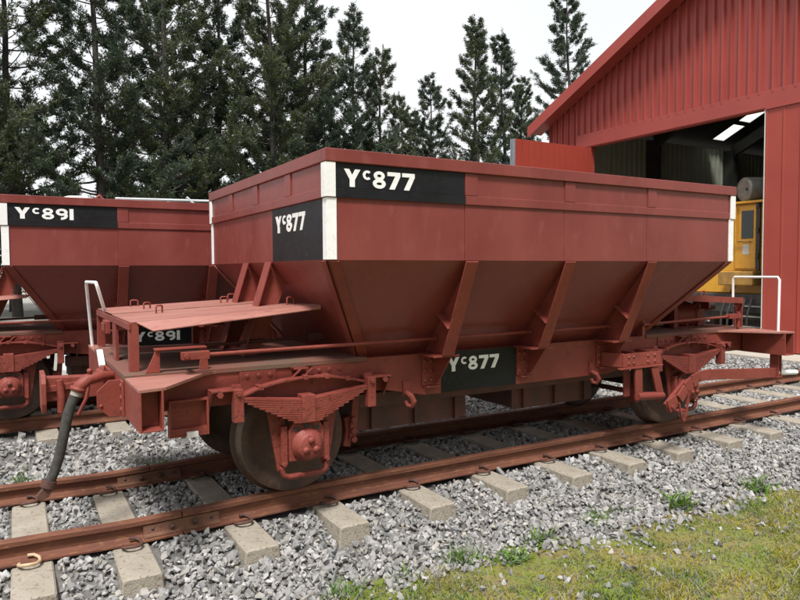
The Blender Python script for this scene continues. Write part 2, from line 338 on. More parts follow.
trk2 = track('railway_track', T2, SLEEP2, -9, 10.55, False, False)

# ================================================================== HOPPER WAGONS
OX = 1.95                                     # wagon centre in x
OFF = (OX, 0, 0)
def glyph(ch):
    """flat outline polygons in a box of height 1; returns polygons and width"""
    def ring(cx, cy, rx, ry, t, a0=0, a1=360, n=22):
        q = []
        for i in range(n):
            a, b = math.radians(a0+(a1-a0)*i/n), math.radians(a0+(a1-a0)*(i+1)/n)
            q.append([(cx+rx*math.cos(a), cy+ry*math.sin(a)), (cx+rx*math.cos(b), cy+ry*math.sin(b)), (cx+(rx-t)*math.cos(b), cy+(ry-t*.9)*math.sin(b)), (cx+(rx-t)*math.cos(a), cy+(ry-t*.9)*math.sin(a))])
        return q
    if ch == 'Y': return [[(0,1),(.31,1),(.49,.66),(.34,.40)], [(.67,1),(.98,1),(.64,.40),(.49,.66)], [(.34,.40),(.49,.66),(.64,.40),(.64,0),(.34,0)]], .98
    if ch == '7': return [[(0,1),(.82,1),(.82,.77),(0,.77)], [(.50,.77),(.82,.77),(.45,0),(.12,0)]], .82
    if ch == '1': return [[(0,0),(.27,0),(.27,1),(0,1)]], .27
    if ch == 'C': return ring(.30, .72, .27, .27, .15, 45, 315, 16), .52
    if ch == '8': return ring(.40, .735, .34, .265, .20) + ring(.40, .28, .40, .28, .22), .80
    if ch == '9': return ring(.40, .68, .40, .32, .23) + ring(.36, .36, .44, .36, .23, -95, 25, 10), .80
def lettering(parent, text, org, u, v, nrm, h, width):
    gl = [(c, *glyph(c)) for c in text]; tot = sum(w for _, _, w in gl) + .12*(len(gl)-1); kx = width/(tot*h); x = 0
    u, v, nrm, org = map(Vector, (u, v, nrm, org))
    for c, polys, w in gl:
        b = MB(OFF)
        for i, pl in enumerate(polys): b.plate([org + u*((px+x)*h*kx) + v*(py*h) for px, py in pl], nrm*(.004 + .00001*i))
        ob('letter' if c in 'YC' else 'numeral', b.mesh('glyph', 'white_paint'), parent); x += w + .12

def build_wagon(number, label, loc):
    root = tag(ob('hopper_wagon', None, None, loc), label, 'wagon', None)
    def part(name, b, m='oxide_paint', both=True, bevel=.003, parent=None):
        me = b.mesh(name, m); r = [ob(name, me, parent or root, bevel=bevel)]
        if both: r.append(ob(name, me, root, rz=PI, bevel=bevel))
        return r
    B = lambda: MB(OFF)
    # ---- upper walls -------------------------------------------------
    posts = [1.05, 1.94, 2.83]; xe = [.012, 1.002, 1.890, 2.780, 3.888]
    for a, e in zip(xe[:-1], xe[1:]):            # lower side plates, butted
        part('side_plate', B().plate([(a+.0015, -1.276, 1.555), (e-.0015, -1.276, 1.555), (e-.0015, -1.276, 1.93), (a+.0015, -1.276, 1.93)], (0, .012, 0)), 'oxide_plate', bevel=.0015)
        xa, xb = max(a, .0) , e
    ye = [-1.262, -.34, .30, 1.262]
    for a, e in zip(ye[:-1], ye[1:]):
        part('end_plate', B().plate([(.014, a+.0015, 1.555), (.014, e-.0015, 1.555), (.014, e-.0015, 1.93), (.014, a+.0015, 1.93)], (.012, 0, 0)), 'oxide_plate', bevel=.0015)
    # top extension: recessed panels, waist rail, rim, posts
    pe = [(.07, 1.0), (1.1, 1.885), (1.992, 2.777), (2.884, 3.80)]
    for a, e in pe: part('extension_panel', B().plate([(a-.05, -1.2795, 1.95), (e+.05, -1.2795, 1.95), (e+.05, -1.2795, 2.15), (a-.05, -1.2795, 2.15)], (0, .01, 0)), 'oxide_plate', bevel=0)
    for a, e in ((-1.18, -.72), (-.62, -.055), (.045, .60), (.70, 1.18)): part('extension_panel', B().plate([(.0105, a-.05, 1.95), (.0105, e+.05, 1.95), (.0105, e+.05, 2.15), (.0105, a-.05, 2.15)], (.01, 0, 0)), 'oxide_plate', bevel=0)
    part('waist_rail', B().box(.0635, 3.8365, -1.2878, -1.268, 1.922, 1.982), 'oxide_plate', bevel=.004)
    part('waist_rail', B().box(-.0025, .022, -1.227, 1.227, 1.922, 1.982), 'oxide_plate', bevel=.004)
    part('top_rim', B().plate([(-.006, -1.302, 2.130), (3.906, -1.302, 2.130), (3.906, -1.302, 2.207), (-.006, -1.302, 2.207)], (0, .052, 0)), 'oxide_plate', bevel=.004)
    part('top_rim', B().box(-.0058, .045, -1.2495, 1.2495, 2.130, 2.2065), 'oxide_plate', bevel=.004)
    for x in posts: part('panel_post', B().box(x-.05, x+.052, -1.2885, -1.2685, 1.983, 2.129), 'oxide_plate', bevel=.003)
    for y in (-.668, 0, .64): part('panel_post', B().box(.001, .0215, y-.052, y+.052, 1.983, 2.129), 'oxide_plate', bevel=.003)
    for s in (-1, 1):                            # white angle irons on the corners (upper and lower)
        b = B(); b.plate([(-.003, s*1.297, 1.926), (.062, s*1.297, 1.926), (.062, s*1.297, 2.128), (-.003, s*1.297, 2.128)], (0, -s*.012, 0)); b.plate([(-.003, s*1.2848, 1.926), (-.003, s*1.228, 1.926), (-.003, s*1.228, 2.128), (-.003, s*1.2848, 2.128)], (.012, 0, 0))
        part('corner_angle', b, 'white_paint', bevel=.002)
        b = B(); b.plate([(.008, s*1.288, 1.558), (.070, s*1.288, 1.558), (.070, s*1.288, 1.922), (.008, s*1.288, 1.922)], (0, -s*.0115, 0)); b.plate([(.008, s*1.2763, 1.558), (.008, s*1.222, 1.558), (.008, s*1.222, 1.922), (.008, s*1.2763, 1.922)], (.0058, 0, 0))
        part('corner_angle', b, 'white_paint', bevel=.002)
    # ---- sloping floor plates ---------------------------------------
    T = (.014, 1.275, 1.556); Lw = (.52, .68, .855); BTM = (.70, .40, .60)
    sp = B().plate([(T[0]+.002, -T[1], T[2]), (3.9-T[0]-.002, -T[1], T[2]), (3.9-Lw[0], -Lw[1], Lw[2]), (Lw[0], -Lw[1], Lw[2])], (0, .008, .006))
    part('slope_plate', sp, 'oxide_plate', bevel=0)
    part('slope_plate', B().plate([(T[0], -T[1]+.002, T[2]), (T[0], T[1]-.002, T[2]), (Lw[0], Lw[1], Lw[2]), (Lw[0], -Lw[1], Lw[2])], (.006, 0, .008)), 'oxide_plate', bevel=0)
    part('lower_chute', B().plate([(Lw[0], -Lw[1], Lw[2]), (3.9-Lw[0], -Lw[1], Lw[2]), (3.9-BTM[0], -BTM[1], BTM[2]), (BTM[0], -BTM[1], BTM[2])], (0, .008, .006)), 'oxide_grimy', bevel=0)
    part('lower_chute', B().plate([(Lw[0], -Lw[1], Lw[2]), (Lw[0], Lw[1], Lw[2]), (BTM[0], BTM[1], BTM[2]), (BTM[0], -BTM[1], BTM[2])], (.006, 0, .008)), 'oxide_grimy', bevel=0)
    for s in (-1, 1):                            # angle along each hip of the funnel
        d0 = Vector((T[0], s*T[1], T[2])); d1 = Vector((Lw[0], s*Lw[1], Lw[2])); b = B()
        nS = Vector((0, s*.73, -.62)); nE = Vector((-.80, 0, -.60))
        o1 = nS*.007; o2 = nE*.007
        b.plate([d0+o1+Vector((.01,0,0)), d0+o1+Vector((.075,0,0)), d1+o1+Vector((.075,0,0)), d1+o1+Vector((0,0,0))], nS*.006)
        b.plate([d0+o2+Vector((0,-s*.008,0)), d0+o2+Vector((0,-s*.075,0)), d1+o2+Vector((0,-s*.075,0)), d1+o2+Vector((0,0,0))], nE*.006)
        part('hip_angle', b, bevel=0)
    # ---- side struts -------------------------------------------------
    for x in posts:
        b = B(); a0 = Vector((x, -1.296, 1.55)); a1 = Vector((x, -1.012, .895)); dirv = (a1-a0).normalized(); nrm = Vector((0, -dirv.z, dirv.y)).normalized()
        nrm = nrm if nrm.y < 0 else -nrm
        b.obox((a0+a1)/2, dirv*(a1-a0).length/2, (.05, 0, 0), nrm*.006)
        fl = part('side_strut', b)
        w = B(); w.plate([(x-.005, -1.262, 1.545), (x-.005, -.725, .90), (x-.005, -1.012, .90), (x-.005, -1.288, 1.545)], (.010, 0, 0)); part('strut_web', w, bevel=0)
        r = B(); r.bar((x-.035, -.955, 1.195), (x-.035, -1.10, 1.09), .062, .008, (0, 1, 1)); part('web_stiffener', r, bevel=.001)
        k = B(); k.box(x-.115, x+.105, -1.005, -.792, .880, .894); part('strut_shelf', k)
        g = B(); g.plate([(x+.03, -.793, .878), (x+.03, -1.0, .878), (x+.03, -.84, .68), (x+.03, -.793, .66)], (.010, 0, 0)); part('shelf_gusset', g, bevel=.001)
        br = B(); br.box(x-.078, x+.028, -.7935, -.7815, .655, .876)
        for i in range(2):
            for j in range(3): br.rivet((x-.052 + .05*i, -.7935, .69 + .07*j), (0, -1, 0), .019, .014)
        br.box(x-.06, x+.06, -.83, -.7937, .640, .652); part('strut_bracket', br, 'oxide_paint', bevel=.002)
    # ---- solebars, headstocks, deck ---------------------------------
    so_ = [(-1.027, .665), (.50, .665), (.72, .640), (1.0, .582), (1.4, .578), (2.5, .578), (2.9, .582), (3.18, .640), (3.4, .665), (4.927, .665), (4.927, .878), (-.60, .878), (-1.027, .862)]
    so_ = [(-1.027, .665), (.50, .665), (.72, .640), (1.0, .582), (2.9, .582), (3.18, .640), (3.4, .665), (4.927, .665), (4.927, .865), (4.45, .888), (-.55, .888), (-1.027, .865)]
    part('solebar', B().plate([(x, -.780, z) for x, z in so_], (0, .012, 0)), bevel=.002)
    part('solebar_flange', B().box(.53, 3.37, -.767, -.64, .872, .886), bevel=.002)
    part('solebar_flange', B().box(.95, 2.95, -.767, -.69, .583, .596), bevel=.002)
    h = B(); h.box(-1.041, -1.028, -1.25, 1.25, .655, .8645); part('headstock', h, bevel=.003)
    h = B(); h.box(-1.028, -.925, -1.245, 1.245, .655, .664); h.box(-.925, -.915, -1.235, -.80, .655, .8645); h.box(-.925, -.915, .80, 1.235, .655, .8645); h.box(-1.027, -.926, -1.14, -1.13, .665, .8645); h.box(-1.027, -.926, 1.13, 1.14, .665, .8645); part('headstock_flange', h, bevel=.002)
    for s in (-1, 1):
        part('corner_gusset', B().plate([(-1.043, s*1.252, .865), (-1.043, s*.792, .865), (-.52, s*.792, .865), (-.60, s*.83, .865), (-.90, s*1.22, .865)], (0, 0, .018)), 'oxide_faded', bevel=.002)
    part('deck_plate', B().box(-1.0435, .52, -.791, .791, .866, .8955), 'deck_dust', bevel=.002)
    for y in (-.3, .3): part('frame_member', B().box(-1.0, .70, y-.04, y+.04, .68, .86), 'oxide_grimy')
    # patch plates with rivets on the solebar over each spring
    for xa in (-.235, .255):
        p = B(); p.box(xa-.14, xa+.10, -.7885, -.7812, .74, .878)
        for i in range(3): p.rivet((xa-.09+.075*i, -.7885, .83), (0, -1, 0), .018)
        part('patch_plate', p, bevel=.0015)
        p = B(); p.box(3.9-xa-.10, 3.9-xa+.14, -.7885, -.7812, .74, .878)
        for i in range(3): p.rivet((3.9-xa-.06+.075*i, -.7885, .83), (0, -1, 0), .018)
        part('patch_plate', p, bevel=.0015)
    # ---- running gear -----------------------------------------------
    for xc in (.035, 3.865):
        for s in (-1, 1):
            w = B(); Yo = s*.640
            prof = [(.0005, .050), (.055, .050), (.075, .042), (.095, .012), (.20, -.022), (.285, -.018), (.305, .0), (.362, .0), (.368, -.006), (.372, -.095), (.40, -.108), (.402, -.122), (.39, -.133), (.30, -.130), (.28, -.105), (.19, -.075), (.09, -.11), (.06, -.13), (.0005, -.13)]
            w.lathe((xc, Yo, .372), (0, s, 0), prof, 56)
            o = ob('wheel', w.mesh('wheel', ['wheel_steel', 'tread_steel']), root)
            for p in o.data.polygons:
                c = p.center; rr = math.hypot(c.x-(xc-OX), c.z-.372)
                if .355 < rr < .375: p.material_index = 1
        ob('axle', B().tube([(xc, -.86, .372), (xc, -.62, .372), (xc, -.5, .372), (xc, .5, .372), (xc, .62, .372), (xc, .86, .372)], [.05, .055, .065, .065, .055, .05], 14).mesh('axle', 'wheel_steel'), root)
        for s in (-1, 1):
            def rp(name, b, m='oxide_gear', bevel=.002, parent=None):
                return ob(name, b.mesh(name, m), parent or root, bevel=bevel)
            yc = s*.875; q = MB
            C_ = lambda: MB(OFF)
            # leaf spring: leaves of falling length, ends a little higher than the middle
            sr = ob('leaf_spring', None, root)
            bk = C_(); bk.box(xc-.045, xc+.045, min(yc-.048, yc+.048), max(yc-.048, yc+.048), .523, .700); rp('spring_buckle', bk, parent=sr, bevel=.004)
            nl = 11
            for i in range(nl):
                hl = .435 if i < 2 else .435 - .335*(i-1)/(nl-2); z0 = .672 - i*.0142; pts = []
                l_ = C_(); seg = 8
                for k in range(seg+1):
                    x = -hl + 2*hl*k/seg; pts.append((x, z0 + .05*(abs(x)/.435)**1.12))
                top = [(xc+x, yc-.038, z) for x, z in pts]; bot = [(xc+x, yc-.038, z-.0118) for x, z in reversed(pts)]
                l_.plate(top+bot, (0, .076, 0)); rp('spring_leaf', l_, parent=sr, bevel=0)
            # curved strap above the spring
            a = C_(); pts = [(-.44, .715), (-.30, .765), (-.15, .795), (0, .806), (.15, .800), (.30, .775), (.46, .735)]
            for (x0, z0), (x1, z1) in zip(pts[:-1], pts[1:]): a.bar((xc+x0, s*.835, z0), (xc+x1, s*.835, z1), .075, .014)
            for x, z in ((-.30, .765), (0, .806), (.15, .80), (.3, .775)): a.box(xc+x-.016, xc+x+.016, s*.835-.045, s*.835+.045, z-.014, z+.014)
            rp('spring_strap', a, bevel=.002)
            c = C_(); 
            for dx in (-.035, .045): c.bar((xc+dx-.03, s*.80, .80), (xc+dx+.02, s*.835, .86), .05, .014)
            c.box(xc-.07, xc+.03, s*.815-.03, s*.815+.03, .855, .868); rp('strap_bracket', c)
            # shackles and brackets
            for e in (-1, 1):
                xs_ = xc + e*.455; b = C_()
                b.box(xs_-.030, xs_+.030, yc-.012, yc+.050, .575, .775) if s > 0 else b.box(xs_-.030, xs_+.030, yc-.050, yc+.012, .575, .775)
                b.bolt((xs_, yc + s*.045, .75), (0, s, 0), .017, .02); rp('spring_shackle', b, bevel=.003)
                k = C_(); xi, xo = sorted((xs_-e*.02, xs_+e*.16)); k.box(xi, xo, min(s*.783, s*.905), max(s*.783, s*.905), .765, .777)
                k.plate([(xo if e > 0 else xi, s*.783, .765), (xo if e > 0 else xi, s*.90, .765), (xo if e > 0 else xi, s*.80, .62), (xo if e > 0 else xi, s*.783, .62)], (-e*.011, 0, 0))
                k.box(xi+.01, xo-.01, s*.79-.006, s*.79+.006, .70, .765)
                k.bolt((xs_+e*.11, s*.905, .75), (0, s, 0), .020, .014); k.box(xs_-.03, xs_+e*.0+.03, min(s*.86, s*.87), max(s*.86, s*.87), .74, .80)
                rp('shackle_bracket', k, bevel=.002)
            # axle guard plates (W shape) and keep
            for e in (-1, 1):
                g = C_(); g.plate([(xc+e*.255, s*.80, .665), (xc+e*.125, s*.80, .665), (xc+e*.125, s*.80, .215), (xc+e*.178, s*.80, .205)], (0, s*.018, 0))
                g.box(min(xc+e*.125, xc+e*.165), max(xc+e*.125, xc+e*.165), min(s*.818, s*.86), max(s*.818, s*.86), .25, .50)
                g.bolt((xc+e*.155, s*.818, .54), (0, s, 0), .014, .012); g.bolt((xc+e*.15, s*.86, .255), (0, s, 0), .016, .014)
                rp('axle_guard', g)
            k = C_(); k.tube([(xc-.158, s*.84, .235), (xc-.150, s*.84, .185), (xc-.11, s*.84, .165), (xc+.11, s*.84, .165), (xc+.150, s*.84, .185), (xc+.158, s*.84, .235)], .020, 8); rp('axle_guard_keep', k, bevel=0)
            # axle box
            x_ = C_(); x_.plate([(xc-.118, s*.80, .27), (xc+.118, s*.80, .27), (xc+.122, s*.80, .47), (xc+.085, s*.80, .525), (xc-.085, s*.80, .525), (xc-.122, s*.80, .47)], (0, s*.075, 0))
            ax = rp('axle_box', x_, bevel=.006)
            y_ = C_(); y_.lathe((xc, s*.875, .372), (0, s, 0), [(.105, 0), (.105, .018), (.088, .022), (.085, .060), (.07, .072), (.0005, .074)], 28)
            for an in (90, 210, 330): y_.lathe((xc+.040*math.cos(math.radians(an)), s*.949, .372+.040*math.sin(math.radians(an))), (0, s, 0), [(.022, 0), (.022, .012), (.0005, .014)], 10)
            rp('axle_box_cap', y_, parent=ax, bevel=0)
            z_ = C_()
            for an in (-.065, 0, .065): z_.box(xc+an-.022, xc+an+.022, min(s*.876, s*.880), max(s*.876, s*.880), .483-abs(an)*.25, .505-abs(an)*.25)
            rp('axle_box_vent', z_, 'shed_frame', parent=ax, bevel=.002)
            # brake block beside the wheel, towards the wagon's middle
            e = 1 if xc < 2 else -1
            k = C_(); k.plate([(xc+e*.385, s*.55, .45), (xc+e*.43, s*.55, .46), (xc+e*.46, s*.55, .37), (xc+e*.43, s*.55, .24), (xc+e*.375, s*.55, .25), (xc+e*.40, s*.55, .35)], (0, s*.085, 0)); rp('brake_block', k, bevel=.004)
            k = C_(); k.bar((xc+e*.47, s*.655, .66), (xc+e*.435, s*.655, .30), .02, .05, (1, 0, 0))
            for z in (.44, .36, .30): k.bolt((xc+e*.44, s*.665, z), (0, s, 0), .024, .02)
            rp('brake_hanger', k)
        ob('brake_beam', B().tube([(xc+(.43 if xc < 2 else -.43), -.6, .34), (xc+(.43 if xc < 2 else -.43), .6, .34)], .025, 8).mesh('brake_beam', 'oxide_grimy'), root)
    # ---- discharge chutes under the floor ---------------------------
    for xa, xb in ((.62, 1.63), (2.12, 3.08)):
        c = B(); c.plate([(xa, -.42, .285), (xb, -.42, .285), (xb, -.42, .57), (xa, -.42, .57)], (0, .02, 0)); c.plate([(xa, .40, .285), (xb, .40, .285), (xb, .40, .57), (xa, .40, .57)], (0, .02, 0))
        c.box(xa, xa+.02, -.40, .40, .30, .57); c.box(xb-.02, xb, -.40, .40, .30, .57)
        c.box(xa-.03, xb+.03, -.45, -.421, .47, .50); part('discharge_chute', c, 'oxide_grimy', both=False)
        part('discharge_door', B().box(xa+.021, xb-.021, -.399, .399, .305, .315), 'oxide_grimy', both=False, bevel=0)
        c = B()
        for f in (.12, .5, .88): part('chute_rib', B().box(xa+(xb-xa)*f-.006, xa+(xb-xa)*f+.006, -.45, -.4215, .29, .465), 'oxide_grimy', both=False, bevel=0)
    part('floor_plate', B().box(.69, 3.21, -.41, .41, .590, .602), 'oxide_grimy', both=False, bevel=0)
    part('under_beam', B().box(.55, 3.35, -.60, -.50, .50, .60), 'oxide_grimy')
    for x in (.84, 2.69):                      # hooks on the solebar
        b = B(); b.box(x-.028, x+.028, -.795, -.7815, .60, .70); b.tube([(x-.01, -.80, .62), (x+.005, -.845, .60), (x+.025, -.85, .56), (x+.02, -.83, .525), (x-.005, -.81, .53), (x-.015, -.80, .56)], [.02, .022, .022, .020, .018, .014], 8); part('door_hook', b, bevel=.001)
    # ---- rodding -----------------------------------------------------
    part('operating_rod', B().tube([(-.62, -.88, .998), (2.80, -.88, 1.008)], .0125, 8), bevel=0)
    b = B()
    for x in posts:
        for dx in (-.03, .012): part('rod_nut', B().lathe((x+dx, -.88, 1.003), (1, 0, 0), [(.0005, 0), (.022, 0), (.022, .018), (.0005, .018)], 6, False), bevel=0)
    b = B(); b.box(-.745, -.60, -.903, -.892, .975, 1.021); b.box(-.745, -.60, -.868, -.857, .975, 1.021); b.box(-.630, -.585, -.9035, -.8565, .974, 1.022); b.bolt((-.72, -.903, .998), (0, -1, 0), .018, .014); part('rod_clevis', b)
    b = B(); b.plate([(-.93, -.78, .8955), (-.845, -.78, .8955), (-.845, -.78, 1.028), (-.87, -.78, 1.028)], (0, .012, 0)); b.plate([(-.62, -.78, .8955), (-.56, -.78, .8955), (-.575, -.78, 1.028), (-.605, -.78, 1.028)], (0, .012, 0)); b.box(-.875, -.575, -.80, -.73, 1.0285, 1.040); b.box(-.87, -.845, -.768, -.735, .8955, 1.028); b.box(-.605, -.58, -.768, -.735, .8955, 1.028); b.box(-.72, -.69, -.855, -.735, .985, 1.011); part('rod_stand', b)
    part('brake_rod', B().tube([(-.62, -.30, .985), (.36, -.30, 1.01)], .011, 8), 'oxide_grimy', bevel=0)
    b = B(); b.box(.28, .42, -.33, -.315, .985, 1.035); b.box(.28, .42, -.285, -.27, .985, 1.035); part('rod_clevis', b, 'oxide_grimy')
    # ---- end struts under the end wall ------------------------------
    for y in (-.27, .25):
        b = B(); a0 = Vector((.004, y, 1.556)); a1 = Vector((-.205, y, .897)); dv = (a1-a0).normalized(); nn = Vector((dv.z, 0, -dv.x))
        b.obox((a0+a1)/2, dv*(a1-a0).length/2, (0, .062, 0), nn*.006); part('end_strut', b)
        w = B(); w.plate([(.02, y-.005, 1.55), (.13, y-.005, 1.395), (-.085, y-.005, .897), (-.195, y-.005, .897)], (0, .010, 0)); part('strut_web', w, bevel=0)
    # ---- brakeman's table: three hinged plates on angle legs --------
    z_at = lambda x: 1.195 + .056*(x+.98)
    sx0 = -.985
    for rot, yl, yr, hands, rail in (
        (0, (-.66, .18, .715, 1.04), (-.66, 0.0, .355, .85), ((-.727, .90, 0), (-.715, .392, .5), (-.719, -.10, .6), (-.155, .321, .2), (.0, .66, .2), (.11, -.42, .2)),
         [(-1.02, 1.15, .86), (-1.06, 1.085, 1.39), (-1.062, 1.06, 1.412), (-1.05, .50, 1.414), (-1.045, .485, 1.395), (-.975, .66, 1.19)]),
        (PI, (-.75, -.22, .27, .75), (-.75, -.22, .27, .75), ((-.70, .50, 0), (-.70, 0, .5), (-.1, .45, .2)),
         [(-.965, 1.135, .86), (-.962, 1.14, 1.385), (-.962, 1.125, 1.408), (-.962, .675, 1.408), (-.962, .66, 1.39), (-.962, .66, 1.19)])):
        def tp(name, b, bevel=.0015, m='oxide_paint'): ob(name, b.mesh(name, m), root, rz=rot, bevel=bevel)
        xr = (.24, .10, .03, .12)
        for i in range(3):
            g = .008; lift = (0, .006, .001)[i]
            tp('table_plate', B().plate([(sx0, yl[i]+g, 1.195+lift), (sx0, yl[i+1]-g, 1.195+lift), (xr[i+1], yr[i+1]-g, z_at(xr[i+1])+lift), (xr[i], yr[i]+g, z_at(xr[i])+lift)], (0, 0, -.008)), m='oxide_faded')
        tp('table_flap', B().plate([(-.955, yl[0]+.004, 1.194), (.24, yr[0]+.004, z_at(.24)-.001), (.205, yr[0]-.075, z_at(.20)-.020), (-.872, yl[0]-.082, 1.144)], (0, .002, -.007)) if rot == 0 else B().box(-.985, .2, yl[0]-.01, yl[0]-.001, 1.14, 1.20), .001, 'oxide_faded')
        tp('table_edge_angle', B().plate([(sx0, yl[3]+.001, 1.197), (sx0, yl[3]+.001, 1.137), (.10, yr[3]+.001, 1.195), (.06, yr[3]+.001, z_at(.06))], (0, .010, 0)), .001)
        tp('table_cross_bar', B().box(-.998, -.986, yl[0], yl[3], 1.145, 1.186), .002)
        for y in (yl[0]+.008, yl[3]-.06):
            tp('table_leg', B().plate([(-.995, y, .896), (-.940, y, .896), (-.940, y+.012, .896), (-.983, y+.012, .896), (-.983, y+.060, .896), (-.995, y+.060, .896)], (0, 0, .289)))
        tp('table_leg', B().box(-.995, -.975, -.06, .10, .896, 1.186)); tp('table_leg', B().box(-.30, -.25, yl[3]-.30, yl[3]-.25, .896, 1.225))
        lb = B(); lb.box(-1.028, -.997, .16, .36, 1.06, 1.15); lb.box(-1.040, -1.0285, .19, .33, 1.075, 1.135); tp('latch_box', lb, .005)
        for x, y, an in hands:
            z = z_at(x) - .002; c, s_ = math.cos(an)*.028, math.sin(an)*.028; hh = .048
            tp('lid_handle', B().tube([(x-c, y-s_, z), (x-c, y-s_, z+hh), (x-c*.7, y-s_*.7, z+hh+.006), (x+c*.7, y+s_*.7, z+hh+.006), (x+c, y+s_, z+hh), (x+c, y+s_, z)], .0065, 6), 0)
        tp('handrail', B().tube(rail, .0125, 10), 0, 'white_paint')
    # ---- coupler, headstock fittings, hose --------------------------
    cp = ob('coupler', None, root); cp2 = ob('coupler', None, root, rz=PI)
    def cpart(name, b, m='oxide_paint', bevel=.004):
        me = b.mesh(name, m); ob(name, me, cp, bevel=bevel); ob(name, me, cp2, bevel=bevel)
    cpart('coupler_head', B().plate([(-1.445, -.13, .60), (-1.445, .13, .60), (-1.445, .15, .66), (-1.445, .15, .79), (-1.445, .12, .845), (-1.445, -.12, .845), (-1.445, -.15, .79), (-1.445, -.15, .66)], (.028, 0, 0)))
    b = B(); b.plate([(-1.418, -.055, .66), (-1.418, -.055, .815), (-1.05, -.055, .80), (-1.05, -.055, .67)], (0, .11, 0)); cpart('coupler_shank', b)
    b = B(); b.plate([(-1.418, -.075, .76), (-1.25, -.075, .78), (-1.18, -.075, .755), (-1.25, -.075, .735), (-1.418, -.075, .72)], (0, .019, 0)); b.tube([(-1.34, -.09, .80), (-1.33, -.09, .70), (-1.335, -.09, .59)], [.022, .026, .022], 8); cpart('coupler_hook', b)
    cpart('coupler_slot', B().plate([(-1.235, -.0765, .725), (-1.19, -.0765, .735), (-1.18, -.0765, .715), (-1.225, -.0765, .700)], (0, .02, 0)), 'shed_frame', .001)
    part('drawgear_plate', B().box(-1.062, -1.042, -.22, .22, .66, .86))
    for y in (-.685,):
        b = B(); b.plate([(-1.042, y, .862), (-1.115, y, .862), (-1.182, y, .80), (-1.182, y, .705), (-1.115, y, .645), (-1.042, y, .645)], (0, .014, 0)); b.box(-1.056, -1.0425, y-.07, y-.001, .65, .86)
        for i in range(3): b.rivet((-1.056, y-.035, .69+.07*i), (-1, 0, 0), .018)
        b.rivet((-1.16, y, .715), (0, -1, 0), .012); part('headstock_plate', b)
    b = B(); b.tube([(-1.045, -.30, .835), (-1.13, -.37, .842), (-1.20, -.40, .835), (-1.245, -.40, .80), (-1.262, -.40, .765)], [.030, .033, .036, .038, .034], 10); b.lathe((-1.255, -.40, .782), Vector((-.35, 0, -1)), [(.03, -.01), (.046, -.01), (.046, .012), (.03, .012)], 12); b.lathe((-1.19, -.40, .84), (0, 0, 1), [(.012, 0), (.014, .04), (.018, .045), (.012, .06), (.0005, .06)], 8)
    part('hose_elbow', b, bevel=0)
    part('hose_clamp', B().tube([(-1.262, -.40, .768), (-1.272, -.40, .742)], .0335, 12), 'clamp_grey', bevel=0)
    hp = [(-1.266, -.40, .752), (-1.292, -.40, .705), (-1.318, -.40, .62), (-1.343, -.40, .50), (-1.368, -.40, .385), (-1.398, -.40, .29), (-1.425, -.40, .232)]
    part('brake_hose', B().tube(hp, [.029, .0295, .030, .030, .0295, .029, .029], 14), 'rubber', bevel=0)
    b = B(); b.tube([(-1.422, -.40, .245), (-1.435, -.40, .205)], .042, 10); b.plate([(-1.45, -.42, .215), (-1.405, -.42, .205), (-1.43, -.42, .15), (-1.475, -.42, .135), (-1.495, -.42, .165)], (0, .04, 0)); part('hose_coupling', b, 'clip_rust')
    b = B(); b.tube([(-1.09, -.20, .83), (-1.11, -.12, .845)], .022, 8); b.bar((-1.10, -.15, .84), (-1.07, .02, .86), .03, .012); part('brake_cock', b)
    part('cock_handle', B().bar((-1.075, .0, .862), (-1.055, .32, .93), .040, .018), 'white_paint')
    part('release_chain_bar', B().tube([(-1.18, -.25, .80), (-1.20, -.27, .70), (-1.25, -.28, .60)], .012, 6), bevel=0)
    # tray (tally holder) below the solebar
    b = B(); b.box(-.815, -.585, -.812, -.80, .515, .735); b.box(-.815, -.803, -.858, -.8125, .515, .735); b.box(-.597, -.585, -.858, -.8125, .515, .735); b.box(-.8025, -.5975, -.858, -.8125, .515, .527); b.box(-.8025, -.5975, -.858, -.8125, .723, .735); b.box(-.8025, -.5975, -.8575, -.8125, .528, .565)
    r = random.Random(3)
    for row in range(4):
        for i in range(11):
            if r.random() < .7: b.box(-.79+.017*i, -.782+.017*i, -.8145, -.8125, .595+.028*row, .606+.028*row)
    part('tally_tray', b, bevel=.002)
    part('tray_block', B().box(-.72, -.655, -.885, -.8585, .512, .545), 'white_paint')
    # ---- hand brake by the other axle -------------------------------
    b = B(); b.box(2.86, 3.34, -.985, -.973, .660, .775); b.box(2.80, 3.34, -1.01, -.973, .645, .659)
    for x in (2.93, 2.99): 
        for z in (.69, .745): b.rivet((x, -.985, z), (0, -1, 0), .014)
    for x in (3.17, 3.26):
        for z in (.69, .745): b.rivet((x, -.985, z), (0, -1, 0), .016)
    b.bar((2.80, -.80, .72), (2.87, -.98, .72), .012, .12); b.box(3.05, 3.06, -.972, -.79, .66, .775)
    part('brake_lever_bracket', b, both=False)
    b = B(); b.bar((3.04, -.99, .645), (3.05, -.99, .37), .02, .085, (1, 0, 0)); part('lever_hanger', b, both=False); b = B(); b.bar((3.24, -.99, .645), (3.34, -.99, .34), .02, .085, (1, 0, 0)); part('lever_hanger', b, both=False); b = B(); b.bar((3.0, -.90, .66), (3.0, -.90, .39), .02, .07, (1, 0, 0)); part('lever_hanger', b, both=False)
    part('lever_shaft', B().tube([(3.03, -.985, .40), (3.36, -.985, .375)], .036, 10), both=False, bevel=0)
    LY = -1.11; b = B()
    b.bar((3.29, LY+.02, .285), (3.55, LY+.02, .475), .03, .11, (0, 0, 1)); b.plate([(3.26, LY-.006, .355), (3.31, LY-.006, .255), (3.42, LY-.006, .30), (3.38, LY-.006, .40)], (0, .012, 0)); b.bolt((3.33, LY-.006, .30), (0, -1, 0), .02, .015); b.bolt((3.47, LY, .43), (0, -1, 0), .018, .02)
    part('lever_link', b, both=False)
